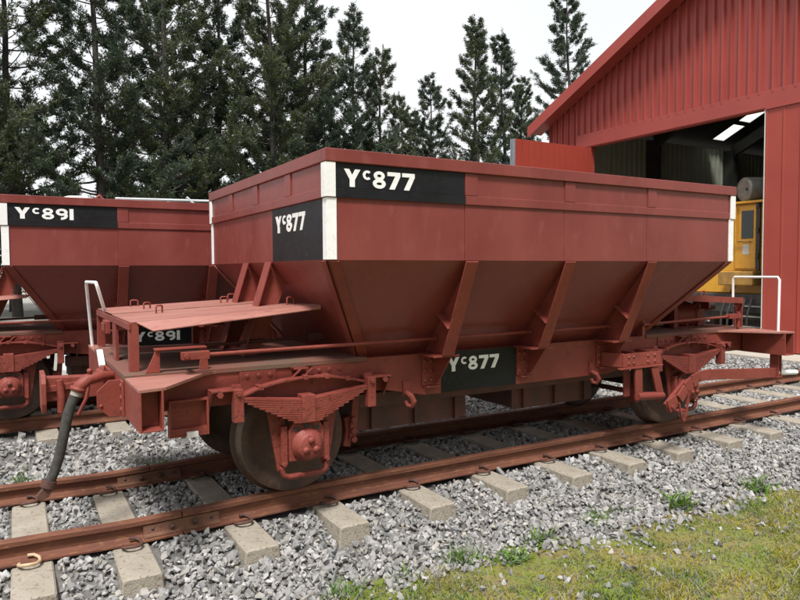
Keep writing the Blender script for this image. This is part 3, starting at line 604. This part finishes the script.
    b = B(); path = [(3.42, .36), (3.50, .45), (3.58, .505), (3.68, .535), (3.80, .542), (4.90, .470)]
    for (x0, z0), (x1, z1) in zip(path[:-1], path[1:]): b.bar((x0, LY-.01, z0), (x1+.006, LY-.01, z1), .018, .095)
    part('brake_lever', b, both=False)
    part('lever_grip', B().tube([(4.89, LY-.01, .471), (4.98, LY-.01, .464), (5.22, LY-.01, .448)], [.024, .026, .024], 10), 'white_paint', both=False, bevel=0)
    b = B(); b.box(4.86, 4.875, -1.15, -1.06, .44, .655); b.box(4.90, 4.915, -1.15, -1.06, .44, .655); b.box(4.845, 4.93, -1.15, -1.07, .425, .44); b.bolt((4.935, -1.11, .455), (1, 0, 0), .03, .02); part('lever_rack', b, both=False)
    ch = []
    for i in range(15):
        f = i/14; ch.append((3.40 + .13*f, LY-.02, .33 - .20*math.sin(PI*f) - .0*f + .07*f))
    b = B(); 
    for (p, q) in zip(ch[:-1], ch[1:]): b.bar(p, q, .012 if random.random() < .5 else .022, .014)
    part('safety_chain', b, both=False, bevel=0)
    # ---- brake cylinder and valve on the far-end deck ----------------
    b = B(); b.lathe((4.22, -.36, 1.015), (1, 0, 0), [(.0005, 0), (.10, 0), (.118, .02), (.118, .30), (.13, .30), (.13, .33), (.10, .345), (.07, .40), (.0005, .41)], 24)
    b.box(4.25, 4.50, -.47, -.25, .8965, .905); b.box(4.28, 4.30, -.44, -.28, .905, .93); b.box(4.43, 4.45, -.44, -.28, .905, .93)
    part('brake_cylinder', b, both=False)
    b = B(); b.box(4.64, 4.74, -.42, -.30, .8965, 1.07); b.tube([(4.69, -.38, 1.07), (4.70, -.38, 1.12)], .022, 8); b.bar((4.74, -.40, 1.05), (4.86, -.46, 1.08), .03, .02); b.tube([(4.66, -.36, 1.0), (4.55, -.36, 1.0)], .022, 8); part('valve', b, both=False)
    for i in range(4): part('valve_pipe', B().tube([(4.60+.06*i, -.1+.05*i, .896), (4.62+.06*i, -.15+.05*i, 1.0), (4.68+.06*i, -.2+.05*i, 1.09)], .016, 6), 'oxide_grimy', both=False, bevel=0)
    part('operating_rod', B().tube([(3.32, -.80, .992), (4.62, -.80, 1.018)], .0125, 8), both=False, bevel=0)
    b = B(); b.box(3.28, 3.32, -.83, -.77, .895, 1.05); b.bolt((3.30, -.83, 1.0), (0, -1, 0), .02, .02); part('rod_stand', b, both=False)
    b = B(); b.box(4.56, 4.76, -.825, -.81, .995, 1.04); b.box(4.56, 4.76, -.79, -.775, .995, 1.04); b.box(4.72, 4.76, -.81, -.79, .897, 1.06); part('rod_clevis', b, both=False)
    # ---- number panels ----------------------------------------------
    txt = 'YC' + number
    def panel(b, org, u, v, n_, h, w, rot):
        me = b.mesh('number_panel', 'black_paint'); o = ob('number_panel', me, root, rz=rot, bevel=.001); lettering(o, txt, org, u, v, n_, h, w); return o
    for rot in (0, PI):
        b = B(); b.box(.0645, .998, -1.2835, -1.2800, 1.9835, 2.1285); b.box(.0645, 1.002, -1.2905, -1.2881, 1.9235, 1.9815)
        panel(b, (.120, -1.2835, 1.990), (1, 0, 0), (0, 0, 1), (0, -1, 0), .105, .49, rot)
        b = B(); b.plate([(.0125, -.345, 1.560), (.0125, -1.220, 1.560), (.0125, -1.220, 1.920), (.0125, -.345, 1.920)], (-.002, 0, 0))
        panel(b, (.0105, -.42, 1.752), (0, -1, 0), (0, 0, 1), (-1, 0, 0), .115, .53, rot)
        b = B(); b.plate([(1.145, -.7805, .584), (1.860, -.7805, .584), (1.860, -.7805, .887), (1.145, -.7805, .887)], (0, -.002, 0))
        panel(b, (1.20, -.7825, .735), (1, 0, 0), (0, 0, 1), (0, -1, 0), .105, .485, rot)
    return root
w1 = build_wagon('877', 'red oxide hopper wagon numbered 877 in the foreground, black number panels, white corner strips', (OX, 0, 0))
w2 = build_wagon('891', 'red oxide hopper wagon numbered 891 on the second track, behind wagon 877', (OX-1.66, T2, 0))

# ================================================================== SHED
XS = 10.7; YL, YR = 8.29, -3.3; YC_ = (YL+YR)/2; EZ = 5.22; SL = .47; DEPTH = 22.0; GZ = -.06
roofz = lambda y: EZ + SL*(min(YL-y, y-YR))
shed = tag(ob('engine_shed', None, None, (XS, YL, GZ)), 'tall red gabled engine shed clad in ribbed sheet with a dark open doorway', 'building')
SO = (XS, YL, GZ)
def sp(name, b, m, bevel=0, parent=None): return ob(name, b.mesh(name, m), parent or shed, bevel=bevel)
def ribbed(y0, y1, zb, zt, x, face=-1, pitch=.205, m='shed_red', depth=.055):
    """trapezoidal sheet standing in the plane x, ribs upright; zb and zt are functions of y"""
    ys = []; y = y0
    while y < y1-1e-6:
        for f, d in ((0, 0), (.60, 0), (.70, 1), (.90, 1)):
            if y+f*pitch < y1: ys.append((y+f*pitch, d))
        y += pitch
    ys.append((y1, 0)); vs = []
    for yy, d in ys: xx = x + face*d*depth; vs += [(xx, yy, zb(yy)), (xx, yy, zt(yy))]
    n = len(ys); fs = [(2*i, 2*i+1, 2*i+3, 2*i+2) for i in range(n-1)]
    # back face for thickness
    k = len(vs); vs2 = [(p[0]-face*.006, p[1], p[2]) for p in vs]; fs += [tuple(j+k for j in f[::-1]) for f in fs]
    b = MB(SO); b.add(vs+vs2, fs); return b
HB, HT = 4.46, 4.80        # door header beam
DL, DR = 6.87, 2.5         # door opening
sheet_w = .205*4
y = YR
while y < YL-1e-6:
    e = min(y+sheet_w, YL); mid = (y+e)/2
    for a, c in (((y, min(e, YC_)), (max(y, YC_), e)) if y < YC_ < e else ((y, e),)):
        if c-a < .01: continue
        inside = c <= DL+.5 and a >= -1.4
        zb = (lambda q: HT-.05) if (inside or a < DL+.4 and a > -1.5) else (lambda q: GZ)
        sp('cladding_sheet', ribbed(a, c, zb, lambda q: roofz(q)-.02, XS), 'shed_red')
    y = e
# left strip beside the door
sp('cladding_sheet', ribbed(DL+.42, YL, lambda q: GZ, lambda q: HT+.6, XS+.002), 'shed_red')
sp('door_header', MB(SO).box(XS-.05, XS-.03, -1.9, DL+.48, HB+.02, HT), 'shed_red', .004)
sp('door_header', MB(SO).box(XS-.029, XS+.12, -1.9, DL+.45, HB, HB+.14), 'shed_red', .004)
sp('door_jamb', MB(SO).box(XS-.045, XS+.10, DL, DL+.42, GZ, HB-.003), 'shed_red', .004)
sp('wall_corner_flashing', MB(SO).box(XS-.034, XS+.12, YL+.001, YL+.03, GZ, EZ), 'shed_red', .003)
# barge boards, soffit and roof
for s, ya, yb in ((1, YL+.33, YC_), (-1, YR-.33, YC_)):
    za = EZ - SL*.33 + .10; zb_ = EZ + SL*(YL-YC_) + .10; b = MB(SO)
    b.plate([(XS-.52, ya, za-.235), (XS-.52, yb, zb_-.235), (XS-.52, yb, zb_+.045), (XS-.52, ya, za+.045)], (.03, 0, 0)); sp('barge_board', b, 'shed_red', .004)
    b = MB(SO); b.plate([(XS-.489, ya, za-.13), (XS-.489, yb, zb_-.13), (XS-.035, yb, zb_-.13), (XS-.035, ya, za-.13)], (0, 0, .015)); sp('soffit', b, 'shed_red')
    # roof sheets, laid between the skylights
    strips = [(XS-.488, 17.05), (17.6, 22.4), (22.95, XS+DEPTH)]
    for x0, x1 in strips:
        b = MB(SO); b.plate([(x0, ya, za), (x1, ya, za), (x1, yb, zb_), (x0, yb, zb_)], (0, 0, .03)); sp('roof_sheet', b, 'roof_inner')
    for x0, x1 in ((17.05, 17.6), (22.4, 22.95)):
        fr = lambda f: (ya + (yb-ya)*f, za + (zb_-za)*f)
        for f0, f1, mm in ((0, .095, 'roof_inner'), (.095, .208, 'skylight'), (.208, .232, 'roof_inner'), (.232, .315, 'skylight'), (.315, 1, 'roof_inner')):
            (p, pz), (q, qz) = fr(f0), fr(f1); b = MB(SO)
            if mm == 'skylight':
                b.add([(x0, p, pz+.01), (x1, p, pz+.01), (x1, q, qz+.01), (x0, q, qz+.01)], [(0, 1, 2, 3)]); sp('roof_light', b, mm)
            else:
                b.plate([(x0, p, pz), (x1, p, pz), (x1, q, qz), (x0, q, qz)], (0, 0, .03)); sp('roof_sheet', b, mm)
def side_sheet(x0, x1, yy, face):
    vs = []; xs = []; x = x0
    while x < x1-1e-6:
        for f, d in ((0, 0), (.62, 0), (.72, 1), (.90, 1)):
            if x+f*.205 < x1: xs.append((x+f*.205, d))
        x += .205
    xs.append((x1, 0))
    for xx, d in xs: vs += [(xx, yy+face*d*.028, GZ), (xx, yy+face*d*.028, EZ)]
    b = MB(SO); b.add(vs, [(2*i, 2*i+1, 2*i+3, 2*i+2) for i in range(len(xs)-1)]); return b
x = XS+.13
while x < XS+DEPTH:
    e = min(x+3.6, XS+DEPTH); sp('side_wall_sheet', side_sheet(x, e, YL-.02, -1), 'shed_inner'); sp('side_wall_sheet', side_sheet(x, e, YR+.02, 1), 'shed_inner')
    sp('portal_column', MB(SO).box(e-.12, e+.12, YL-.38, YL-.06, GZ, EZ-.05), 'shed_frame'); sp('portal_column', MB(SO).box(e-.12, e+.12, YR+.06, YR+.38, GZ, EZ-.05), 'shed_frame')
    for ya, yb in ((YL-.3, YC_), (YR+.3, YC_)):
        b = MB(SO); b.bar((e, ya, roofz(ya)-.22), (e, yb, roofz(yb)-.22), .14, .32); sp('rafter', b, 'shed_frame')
    x = e
b = MB(SO); b.plate([(XS+DEPTH, YL, GZ), (XS+DEPTH, YR, GZ), (XS+DEPTH, YR, EZ), (XS+DEPTH, YC_, roofz(YC_)), (XS+DEPTH, YL, EZ)], (.05, 0, 0)); sp('back_wall', b, 'shed_inner')
tag(ob('shed_floor', MB().box(9.75, XS+DEPTH, YR, 16, -.40, GZ).mesh('shed_floor', 'concrete')), kind='structure')
# door leaves ------------------------------------------------------------
def door_leaf(name, loc, rz, label, L=2.42):
    d = tag(ob(name, None, None, loc, rz), label, 'door', 'engine shed door leaves')
    H = HB - GZ - .03; n = 12
    for i in range(n):
        a = .05 + (L-.10)*i/n; e = .05 + (L-.10)*(i+1)/n; b = MB(); b.plate([(a+.004, -.022, .03), (e-.004, -.022, .03), (e-.004, -.022, H), (a+.004, -.022, H)], (0, .018, 0)); ob('door_board', b.mesh('door_board', 'door_red'), d, bevel=.002)
    b = MB(); b.box(.05, L-.05, -.003, .0, .04, H-.01); ob('board_backing', b.mesh('board_backing', 'paper'), d)
    b = MB(); b.plate([(.0, -.026, .02), (.045, -.026, .02), (.045, .10, .02), (.0, .10, .02), (.0, .07, .02), (.03, .07, .02), (.03, .012, .02), (.0, .012, .02)], (0, 0, H-.02)); ob('door_stile', b.mesh('door_stile', 'galv'), d)
    b = MB(); b.box(L-.045, L, -.028, .10, .02, H); ob('door_stile', b.mesh('door_stile', 'door_red'), d, bevel=.003)
    for z in (.1, 1.5, 3.0, H-.15): ob('door_rail', MB().box(.046, L-.046, .002, .06, z-.05, z+.05).mesh('door_rail', 'galv'), d)
    b = MB(); b.box(L-.01, L+.02, .02, .05, 1.2, 1.5); ob('door_hinge', b.mesh('door_hinge', 'shed_frame'), d)
    return d
door_leaf('door_leaf', (XS-.06-2.42, DL-.02, GZ), 0, 'red boarded shed door leaf swung open behind the far end of wagon 877')
def right_leaf():
    d = tag(ob('door_leaf', None, None, (XS-.075, -.02, GZ)), 'red ribbed shed door leaf standing shut at the right edge of the photo', 'door', 'engine shed door leaves')
    H = HB - GZ - .02; y = 0; L = 2.52
    n = 8; w = L/n
    for i in range(n):
        b = MB(); a, e = i*w, (i+1)*w; b.plate([(0, a+.002, .02), (0, a+w*.86, .02), (-.012, a+w*.89, .02), (-.012, a+w*.97, .02), (0, e-.002, .02), (.02, e-.002, .02), (.02, a+.002, .02)], (0, 0, H-.02)); ob('door_sheet', b.mesh('door_sheet', 'door_red'), d)
    b = MB(); b.box(-.014, .035, L+.002, L+.018, .01, H+.01); ob('door_stile', b.mesh('door_stile', 'paper'), d)
    b = MB(); b.box(.022, .035, 0, L, .02, H); ob('door_frame', b.mesh('door_frame', 'shed_frame'), d)
    b = MB(); b.box(-.028, .03, 0, L, H+.002, H+.035); ob('door_head_rail', b.mesh('door_head_rail', 'shed_red'), d)
right_leaf()
# ================================================================== LOCOMOTIVE inside the shed
LX, LYc = 11.3, 3.80; DY = -.45; LO = (LX, LYc, GZ)
loco = tag(ob('locomotive', None, None, LO), 'yellow shunting locomotive parked just inside the dark shed doorway', 'locomotive')
def lp(name, b, m='loco_yellow', bevel=.01, parent=None): return ob(name, b.mesh(name, m), parent or loco, bevel=bevel)
lp('cab', MB(LO).box(LX, LX+2.2, LYc-1.28, LYc+1.28, 1.45, 2.80))
lp('cab_roof', MB(LO).box(LX-.12, LX+2.3, LYc-1.34, LYc+1.34, 2.802, 2.85))
lp('hood', MB(LO).box(LX+.05, LX+5.0, LYc-.85, LYc+1.1, .98, 1.46), bevel=.03)
lp('side_skirt', MB(LO).plate([(LX-.02, LYc-.45, 1.449), (LX-.02, LYc+1.25, 1.449), (LX-.02, LYc+1.25, 1.0), (LX-.02, LYc-.2, 1.0)], (.06, 0, 0)))
d_ = lp('cab_door', MB(LO).box(LX-.035, LX-.002, 3.50+DY, 3.94+DY, 1.49, 2.77), bevel=.01)
lp('door_window', MB(LO).box(LX-.045, LX-.036, 3.55+DY, 3.80+DY, 2.10, 2.66), 'pane', .03, d_)
lp('door_handle', MB(LO).tube([(LX-.09, 3.57+DY, 2.03), (LX-.09, 3.85+DY, 2.05)], .018, 8), 'loco_dirty', 0, d_)
lp('notice', MB(LO).box(LX-.041, LX-.0355, 3.63+DY, 3.77+DY, 1.78, 1.98), 'paper', 0, d_)
lp('grab_rail', MB(LO).tube([(LX-.08, 3.90+DY, 1.98), (LX-.08, 3.90+DY, 2.75)], .016, 8), 'loco_yellow', 0)
lp('corner_post', MB(LO).box(LX-.05, LX-.002, 3.41+DY, 3.485+DY, 1.46, 2.79), 'loco_black', .004)
for z in (1.75, 2.25, 2.75): lp('door_hinge', MB(LO).box(LX-.08, LX-.051, 3.42+DY, 3.48+DY, z-.05, z+.05), 'loco_black', .003)
lp('cab_window', MB(LO).box(LX-.012, LX-.003, 3.03+DY, 3.36+DY, 2.08, 2.66), 'pane', .03)
lp('step_box', MB(LO).box(LX-.42, LX-.06, 3.32+DY, 4.05+DY, 1.16, 1.44), 'loco_dirty', .02)
lp('buffer_beam', MB(LO).box(LX-.30, LX-.05, LYc-1.2, LYc+1.2, .62, .99), 'loco_black', .01)
lp('underframe', MB(LO).box(LX+.05, LX+5.5, LYc-1.1, LYc+1.1, .45, .96), 'loco_black', .01)
for i in range(5): lp('brake_hose', MB(LO).tube([(LX-.36, 3.0+.14*i, .35), (LX-.42, 2.95+.14*i, .62), (LX-.34, 2.91+.14*i, .9)], .022, 6), 'rubber', 0)
for i in range(4): lp('cab_step', MB(LO).box(LX-.50+.04*i, LX-.32+.04*i, 2.65, 3.27, .14+.2*i, .165+.2*i), 'tank_steel', .004)
lp('coupling', MB(LO).tube([(LX-.30, LYc, .75), (LX-.62, LYc, .75)], [.07, .10], 10), 'loco_black', 0)
for xw in (LX+1.0, LX+3.6):
    for s in (-1, 1): lp('wheel', MB(LO).lathe((xw, LYc+s*.64, .45), (0, s, 0), [(.0005, .02), (.1, .02), (.12, -.02), (.38, -.02), (.42, 0), (.45, -.01), (.45, -.1), (.48, -.12), (.1, -.12), (.0005, -.12)], 32), 'wheel_steel', 0)
tk = tag(ob('exhaust_drum', None, None, (LX+.5, 3.30, 2.97)), 'dull grey steel drum lying on the yellow locomotive roof', 'drum')
b = MB((LX+.5, 3.30, 2.97)); b.lathe((LX-.05, 3.31, 3.09), Vector((1, -.42, .03)), [(.0005, .02), (.15, .012), (.225, .0), (.243, .02), (.243, .9), (.225, .92), (.0005, .93)], 32); ob('drum_body', b.mesh('drum_body', 'tank_steel'), tk)
b = MB((LX+.5, 3.30, 2.97)); b.lathe((LX-.055, 3.22, 3.09), Vector((-1, .3, 0)), [(.03, -.01), (.032, .03), (.018, .031), (.018, .005), (.0005, .004)], 12); ob('drum_outlet', b.mesh('drum_outlet', 'shed_frame'), tk)

# ================================================================== PINES
def pine(seed, H, spread, dens, nm):
    r = np.random.default_rng(seed); tb = MB(); bend = r.normal(0, .012, 2)
    def axis(z): return np.array([bend[0]*z*z*.1 + .06*math.sin(z*.7+seed), bend[1]*z*z*.1 + .06*math.cos(z*.9+seed), z])
    r0 = .021*H/2
    zs = np.linspace(0, H, 16); tb.tube([axis(z) for z in zs], [max(.012, r0*(1-z/H)**.85 + .012) for z in zs], 8)
    V = []; F = []; n0 = 0
    z = H*.10; TP = []; TD = []; TS = []
    while z < H*.985:
        f = z/H; nb = int(r.integers(4, 6)) if f < .93 else 3
        prof = (min(1, .70 + f*1.3) if f < .25 else 1)*(1-f)**.80*spread*r.uniform(.78, 1.15) + .14
        a0 = r.uniform(0, 2*PI)
        for k in range(nb):
            if r.random() > dens: continue
            a = a0 + 2*PI*k/nb + r.normal(0, .25); L = prof*r.uniform(.55, 1.15); el = .02 + .62*f + r.normal(0, .13)
            p0 = axis(z + r.normal(0, .08)); d = np.array([math.cos(a)*math.cos(el), math.sin(a)*math.cos(el), math.sin(el)]); pts = []
            for q in np.linspace(0, 1, 7): pts.append(p0 + d*L*q + np.array([0, 0, -.10*L*math.sin(q*PI*.8) + (.26+.12*f)*L*q**2.4]))
            rb = max(.008, .026*L/2.5*(1-f*.5))
            tb.tube(pts, [rb*1.4*(1-.8*q)+.004 for q in np.linspace(0, 1, 7)], 4, False)
            for s in range(int(4 + L*5.0)):           # side twigs, bunched towards the tip
                q = r.uniform(.22, 1.0)**.75; i = min(5, int(q*6)); pb = pts[i] + (pts[i+1]-pts[i])*(q*6-i)
                sa = a + r.choice((-1, 1))*r.uniform(.25, 1.1); tl_ = (.18 + .30*L*(1-q*.6))*r.uniform(.4, 1); te = r.uniform(.0, .55)
                td = np.array([math.cos(sa)*math.cos(te), math.sin(sa)*math.cos(te), math.sin(te)]); m_ = int(3 + tl_*10)
                for w in range(m_):
                    u = (w+.6)/m_; TP.append(pb + td*tl_*u + np.array([0, 0, .22*tl_*u*u])); TD.append(td + np.array([0, 0, .7*u])); TS.append(r.uniform(.75, 1.2))
            for w in range(4): TP.append(pts[6] - (pts[6]-pts[5])*.25*w); TD.append((pts[6]-pts[5])/np.linalg.norm(pts[6]-pts[5]) + np.array([0, 0, .3])); TS.append(1.0)
        z += r.uniform(.40, .72)*(1 if f < .8 else .7)
    for w in range(5): TP.append(axis(H) - np.array([0, 0, .13*w])); TD.append(np.array([0, 0, 1.])); TS.append(.8)
    TP = np.array(TP); TD = np.array(TD); TD /= np.linalg.norm(TD, axis=1)[:, None]; TS = np.array(TS); n = len(TP); NB = 10
    # each tuft: NB needle fans, narrow triangles
    D = TD[:, None, :]*r.uniform(.35, 1.1, (n, NB, 1)) + r.normal(0, .48, (n, NB, 3)); D /= np.linalg.norm(D, axis=2)[..., None]
    Ls = (.150*TS[:, None]*r.uniform(.6, 1.2, (n, NB)))[..., None]
    sd_ = np.cross(D, r.normal(size=(n, NB, 3))); sd_ /= np.linalg.norm(sd_, axis=2)[..., None]
    base = TP[:, None, :] + r.normal(0, .04, (n, NB, 3)); wd = .0215
    A = base - sd_*wd*.5; Bq = base + D*Ls*.6 + sd_*wd*.9; Cq = base + D*Ls; E_ = base + D*Ls*.55 - sd_*wd*.9
    V = np.stack([A, Bq, Cq, E_], 2).reshape(-1, 3); m = n*NB; i4 = np.arange(m)*4
    F = np.concatenate([np.stack([i4, i4+1, i4+2], 1), np.stack([i4, i4+2, i4+3], 1)])
    return tb.mesh('trunk', 'bark'), tri_mesh('crown', V, F, nm)
PV = [pine(11, 18.5, 4.9, .94, 'needles'), pine(12, 17.5, 4.6, .93, 'needles_blue'), pine(13, 19.5, 5.2, .93, 'needles'), pine(14, 15, 3.9, .97, 'needles_blue'), pine(15, 14.5, 3.5, .97, 'needles'), pine(16, 15.5, 3.3, .95, 'needles'), pine(18, 15, 3.2, .95, 'needles_blue')]
TREES = [  # x, y, variant, scale, turn, label
    (-4.6, 24.5, 2, 1.00, .3, 'dark pine at the left edge of the photo, cut off by the frame'),
    (-1.3, 26.0, 0, 1.00, 1.3, 'second pine from the left, drooping branches, dark crown'),
    (1.75, 25.0, 1, 1.08, 2.2, 'pine with a bare straight trunk above the 891 panel of the rear wagon'),
    (4.3, 25.5, 0, 1.05, 4.0, 'broad pine with thick trunk left of the front wagon, above wagon 891'),
    (7.2, 27.5, 3, 1.15, .9, 'slim pine standing back between two broad pines over the gap of the wagons'),
    (9.4, 25.5, 2, .98, 5.1, 'tall dense pine above the left end wall of wagon 877'),
    (11.4, 26.5, 1, 1.05, 3.0, 'pine above the white corner strip of wagon 877'),
    (13.8, 26.0, 3, 1.01, 2.0, 'pointed pine whose top just touches the upper edge, above panel 877'),
    (15.5, 26.5, 4, .93, 1.1, 'shorter narrow pine at the right end of the dense left group'),
    (19.6, 30.0, 4, .80, 2.6, 'low bushy pine in the gap between the two groups of pines'),
    (21.7, 26.0, 5, 1.04, .2, 'left spire of the twin pines in the middle of the sky gap'),
    (23.9, 26.3, 6, 1.06, 3.6, 'right spire of the twin pines in the middle of the sky gap'),
    (25.9, 27.0, 5, .88, 5.6, 'small pine between the twin pines and the shed gable'),
    (29.0, 26.0, 1, 1.10, 1.0, 'tall pine rising behind the lower corner of the red shed roof'),
    (17.4, 27.0, 4, .80, 4.4, 'lower pine with a leaning top left of the sky gap'),
    (19.0, 26.5, 3, .84, 3.3, 'pine left of the twin pines, its top lower than theirs'),
    (20.3, 28.5, 4, .66, 5.2, 'low pine in front of the twin pines'),
    (24.8, 30.0, 3, .70, 1.9, 'low pine behind the open door leaf of the shed'),
    (17.6, 33.0, 1, .66, 4.4, 'distant low pine behind the top rim of wagon 877'),
    (6.0, 33.0, 2, .92, 2.9, 'farther pine filling the gap behind the broad left pines'),
    (-2.8, 33.5, 1, .95, .6, 'farther pine behind the left edge group'),
    (22.8, 29.5, 4, .62, 3.9, 'low pine at the foot of the twin pines'),
    (-1.5, 30.0, 3, .62, 2.4, 'low young pine filling the gap above the left part of the 891 panel'),
    (3.0, 31.0, 4, .66, .9, 'low young pine between the two trunks above wagon 891'),
    (7.6, 31.0, 3, .66, 4.1, 'low young pine over the left end of the rim of wagon 877'),
    (15.6, 34.0, 3, .85, .4, 'farther pine low behind the right end of the left group'),
    (12.6, 33.5, 0, .92, 5.0, 'farther pine behind the dense middle group')]
for x, y, v, s, rz, lab in TREES:
    t = tag(ob('pine_tree', None, None, (x, y, -.3), rz), lab, 'pine tree', 'pines behind the yard'); t.scale = (s, s, s)
    ob('trunk', PV[v][0], t); ob('crown', PV[v][1], t)

# unseen pines added to shade the low sky: one mass, sparse coarse tufts
WV = []; 
for i, (x, y) in enumerate([(-30, -14), (-27, -20), (-22, -25), (-16, -28), (-10, -30), (-4, -31), (2, -31), (8, -30), (14, -28), (20, -26), (26, -23), (-5, -36), (5, -36), (-14, -34), (15, -34)]):
    me = PV[i % 3][1]; co = np.empty(len(me.vertices)*3, np.float32); me.vertices.foreach_get('co', co); q = co.reshape(-1, 4, 3)[::30]
    c = q.mean(1, keepdims=True); q = c + (q-c)*4.5; a = i*1.3; R3 = np.array([[math.cos(a), -math.sin(a), 0], [math.sin(a), math.cos(a), 0], [0, 0, 1]]); WV.append(q@R3.T + np.array([x, y, -.36]))
WV = np.concatenate(WV); i4 = np.arange(len(WV))*4
tag(ob('unseen_shade_pines', tri_mesh('unseen_shade_pines', WV.reshape(-1, 3), np.concatenate([np.stack([i4, i4+1, i4+2], 1), np.stack([i4, i4+2, i4+3], 1)]), 'needles')), 'unseen pine wood added behind the camera to shade the low sky', 'wood', kind='stuff')

# ================================================================== THINGS BEHIND WAGON 891
rk = tag(ob('pipe_rack', None, None, (1.0, 8.6, -.3)), 'pale galvanised pipe rack showing above the rim of wagon 891', 'rack')
RO = (1.0, 8.6, -.3)
for z in (2.78, 2.86): ob('pipe', MB(RO).tube([(.15, 8.6, z), (2.1, 8.6, z+.04)], .022, 8).mesh('pipe', 'silver_roof'), rk)
for x in (.2, 1.1, 2.0): ob('post', MB(RO).tube([(x, 8.6, -.3), (x, 8.6, 2.86)], .025, 8).mesh('post', 'galv'), rk)
ob('brace', MB(RO).tube([(1.45, 8.6, 2.95), (1.7, 8.6, 2.72)], .025, 8).mesh('brace', 'silver_roof'), rk)
tn = tag(ob('water_tank', None, None, (-.5, 8.8, -.3)), 'white domed tank top peeping over wagon 891 beside the pipe rack', 'tank')
b = MB((-.5, 8.8, -.3)); b.lathe((-.5, 8.8, -.3), (0, 0, 1), [(.30, 0), (.30, 3.08), (.26, 3.14), (.15, 3.18), (.0005, 3.19)], 24); ob('tank_shell', b.mesh('tank_shell', 'white_paint'), tn)
b = MB((-.5, 8.8, -.3)); b.tube([(-.2, 8.8, 2.0), (-.16, 8.8, 2.86), (-.10, 8.8, 2.92), (-.04, 8.8, 2.86), (-.04, 8.8, 2.0)], .03, 8); ob('tank_pipe', b.mesh('tank_pipe', 'oxide_paint'), tn)

# ================================================================== GRASS AND WEEDS
def blades(P, h, w, lean, m, name):
    n = len(P); a = rng.uniform(0, 2*PI, n); L = h*np.exp(rng.normal(0, .35, n)); u = np.stack([np.cos(a), np.sin(a), 0*a], 1); b = rng.uniform(0, 2*PI, n); ln = rng.uniform(.1, lean, n)
    d = np.stack([np.cos(b)*ln, np.sin(b)*ln, 1+0*b], 1); d /= np.linalg.norm(d, axis=1)[:, None]
    A = P - u*w/2; B_ = P + u*w/2; M1 = P + d*L[:, None]*.55; C1 = M1 - u*w*.4; C2 = M1 + u*w*.4; T_ = P + d*L[:, None]*.95 + np.stack([np.cos(b), np.sin(b), -.2+0*b], 1)*(L*.25)[:, None]
    V = np.stack([A, B_, C2, C1, T_], 1).reshape(-1, 3); i = np.arange(n)*5
    F = np.concatenate([np.stack([i, i+1, i+2], 1), np.stack([i, i+2, i+3], 1), np.stack([i+3, i+2, i+4], 1)]); return tri_mesh(name, V, F, m)
n = 120000; x = rng.uniform(-1.5, 7.5, n); y = rng.uniform(-3.6, -1.3, n)
edge = -1.47 - .075*np.clip(x, 0, 5) + .07*np.sin(x*2.1) + .05*np.sin(x*5.3+1) + .04*np.sin(x*11.7+.5)
patch = np.sin(x*3.1+1.3*y)*np.sin(y*4.3-.7*x) + .6*np.sin(x*7.7)*np.sin(y*9.1+x*2)
k = (rng.random(n) < np.clip((edge-y)/.14+.05+.45*(np.sin(x*4.1+2)*np.sin(x*1.7) > .25)*(y < -1.33), 0, 1)) & (rng.random(n) < .45+.55*(patch > -.25)); x, y = x[k], y[k]
hb = .032*(1+.5*(patch[k] > .45)); x2 = rng.uniform(-4, 9, 60000); y2 = rng.uniform(-6, -2.8, 60000); x = np.concatenate([x, x2]); y = np.concatenate([y, y2]); hb = np.concatenate([hb, np.full(60000, .04)])
tag(ob('grass', blades(np.stack([x, y, -.372+0*x], 1), hb, .006, 1.5, 'grass_blade', 'grass')), 'short yellow green grass and moss beside the ballast', 'grass', kind='stuff')
TU = [(640, 2.35, -1.42, .05, 45, 'tiny weed sprig in the gravel below the brake lever'),
      (505, 1.12, -1.60, .07, 90, 'wide low weed mat at the ragged edge of the moss'),
      (338, -.02, -1.50, .10, 60, 'bright green grass tuft in the gravel at the bottom, left of the mossy patch'),
      (402, .42, -1.47, .07, 40, 'small grass tuft at the ballast toe, second from the left'),
      (467, .83, -1.49, .12, 70, 'upright grass tuft at the ballast toe below the fifth sleeper end'),
      (540, 1.45, -1.52, .09, 60, 'low grass tuft where the moss meets the gravel, below the number 877 panel'),
      (600, 2.02, -1.48, .08, 50, 'sparse weed tuft in gravel right of centre'),
      (690, 2.85, -1.55, .12, 80, 'leafy weed growing through gravel toward the lower right'),
      (770, 3.75, -1.62, .11, 80, 'leafy weed in the gravel at the right edge'),
      (180, -.55, 1.15, .07, 50, 'small weed between the tracks behind the brake hose'),
      (40, -1.55, 1.25, .08, 50, 'small weed between the tracks at the left edge'),
      (720, 5.9, 2.9, .12, 120, 'grass clump beyond the far end of wagon 877')]
for px, x, y, h, nn, lab in TU:
    z = float(bed_z(x, y)); nn = int(nn*2.2); Pn = np.stack([rng.normal(0, .055 if px != 720 else .2, nn), rng.normal(0, .04 if px != 720 else .15, nn), np.full(nn, -.01)], 1)
    t = ob('grass_tuft', blades(Pn, h*.85, .018 if px in (690, 770, 540, 505) else .008, 1.5 if px in (690, 770, 540, 505) else 1.0, 'weed_green', 'grass_tuft'), None, (x, y, z)); tag(t, lab, 'weed', 'weeds in the ballast')
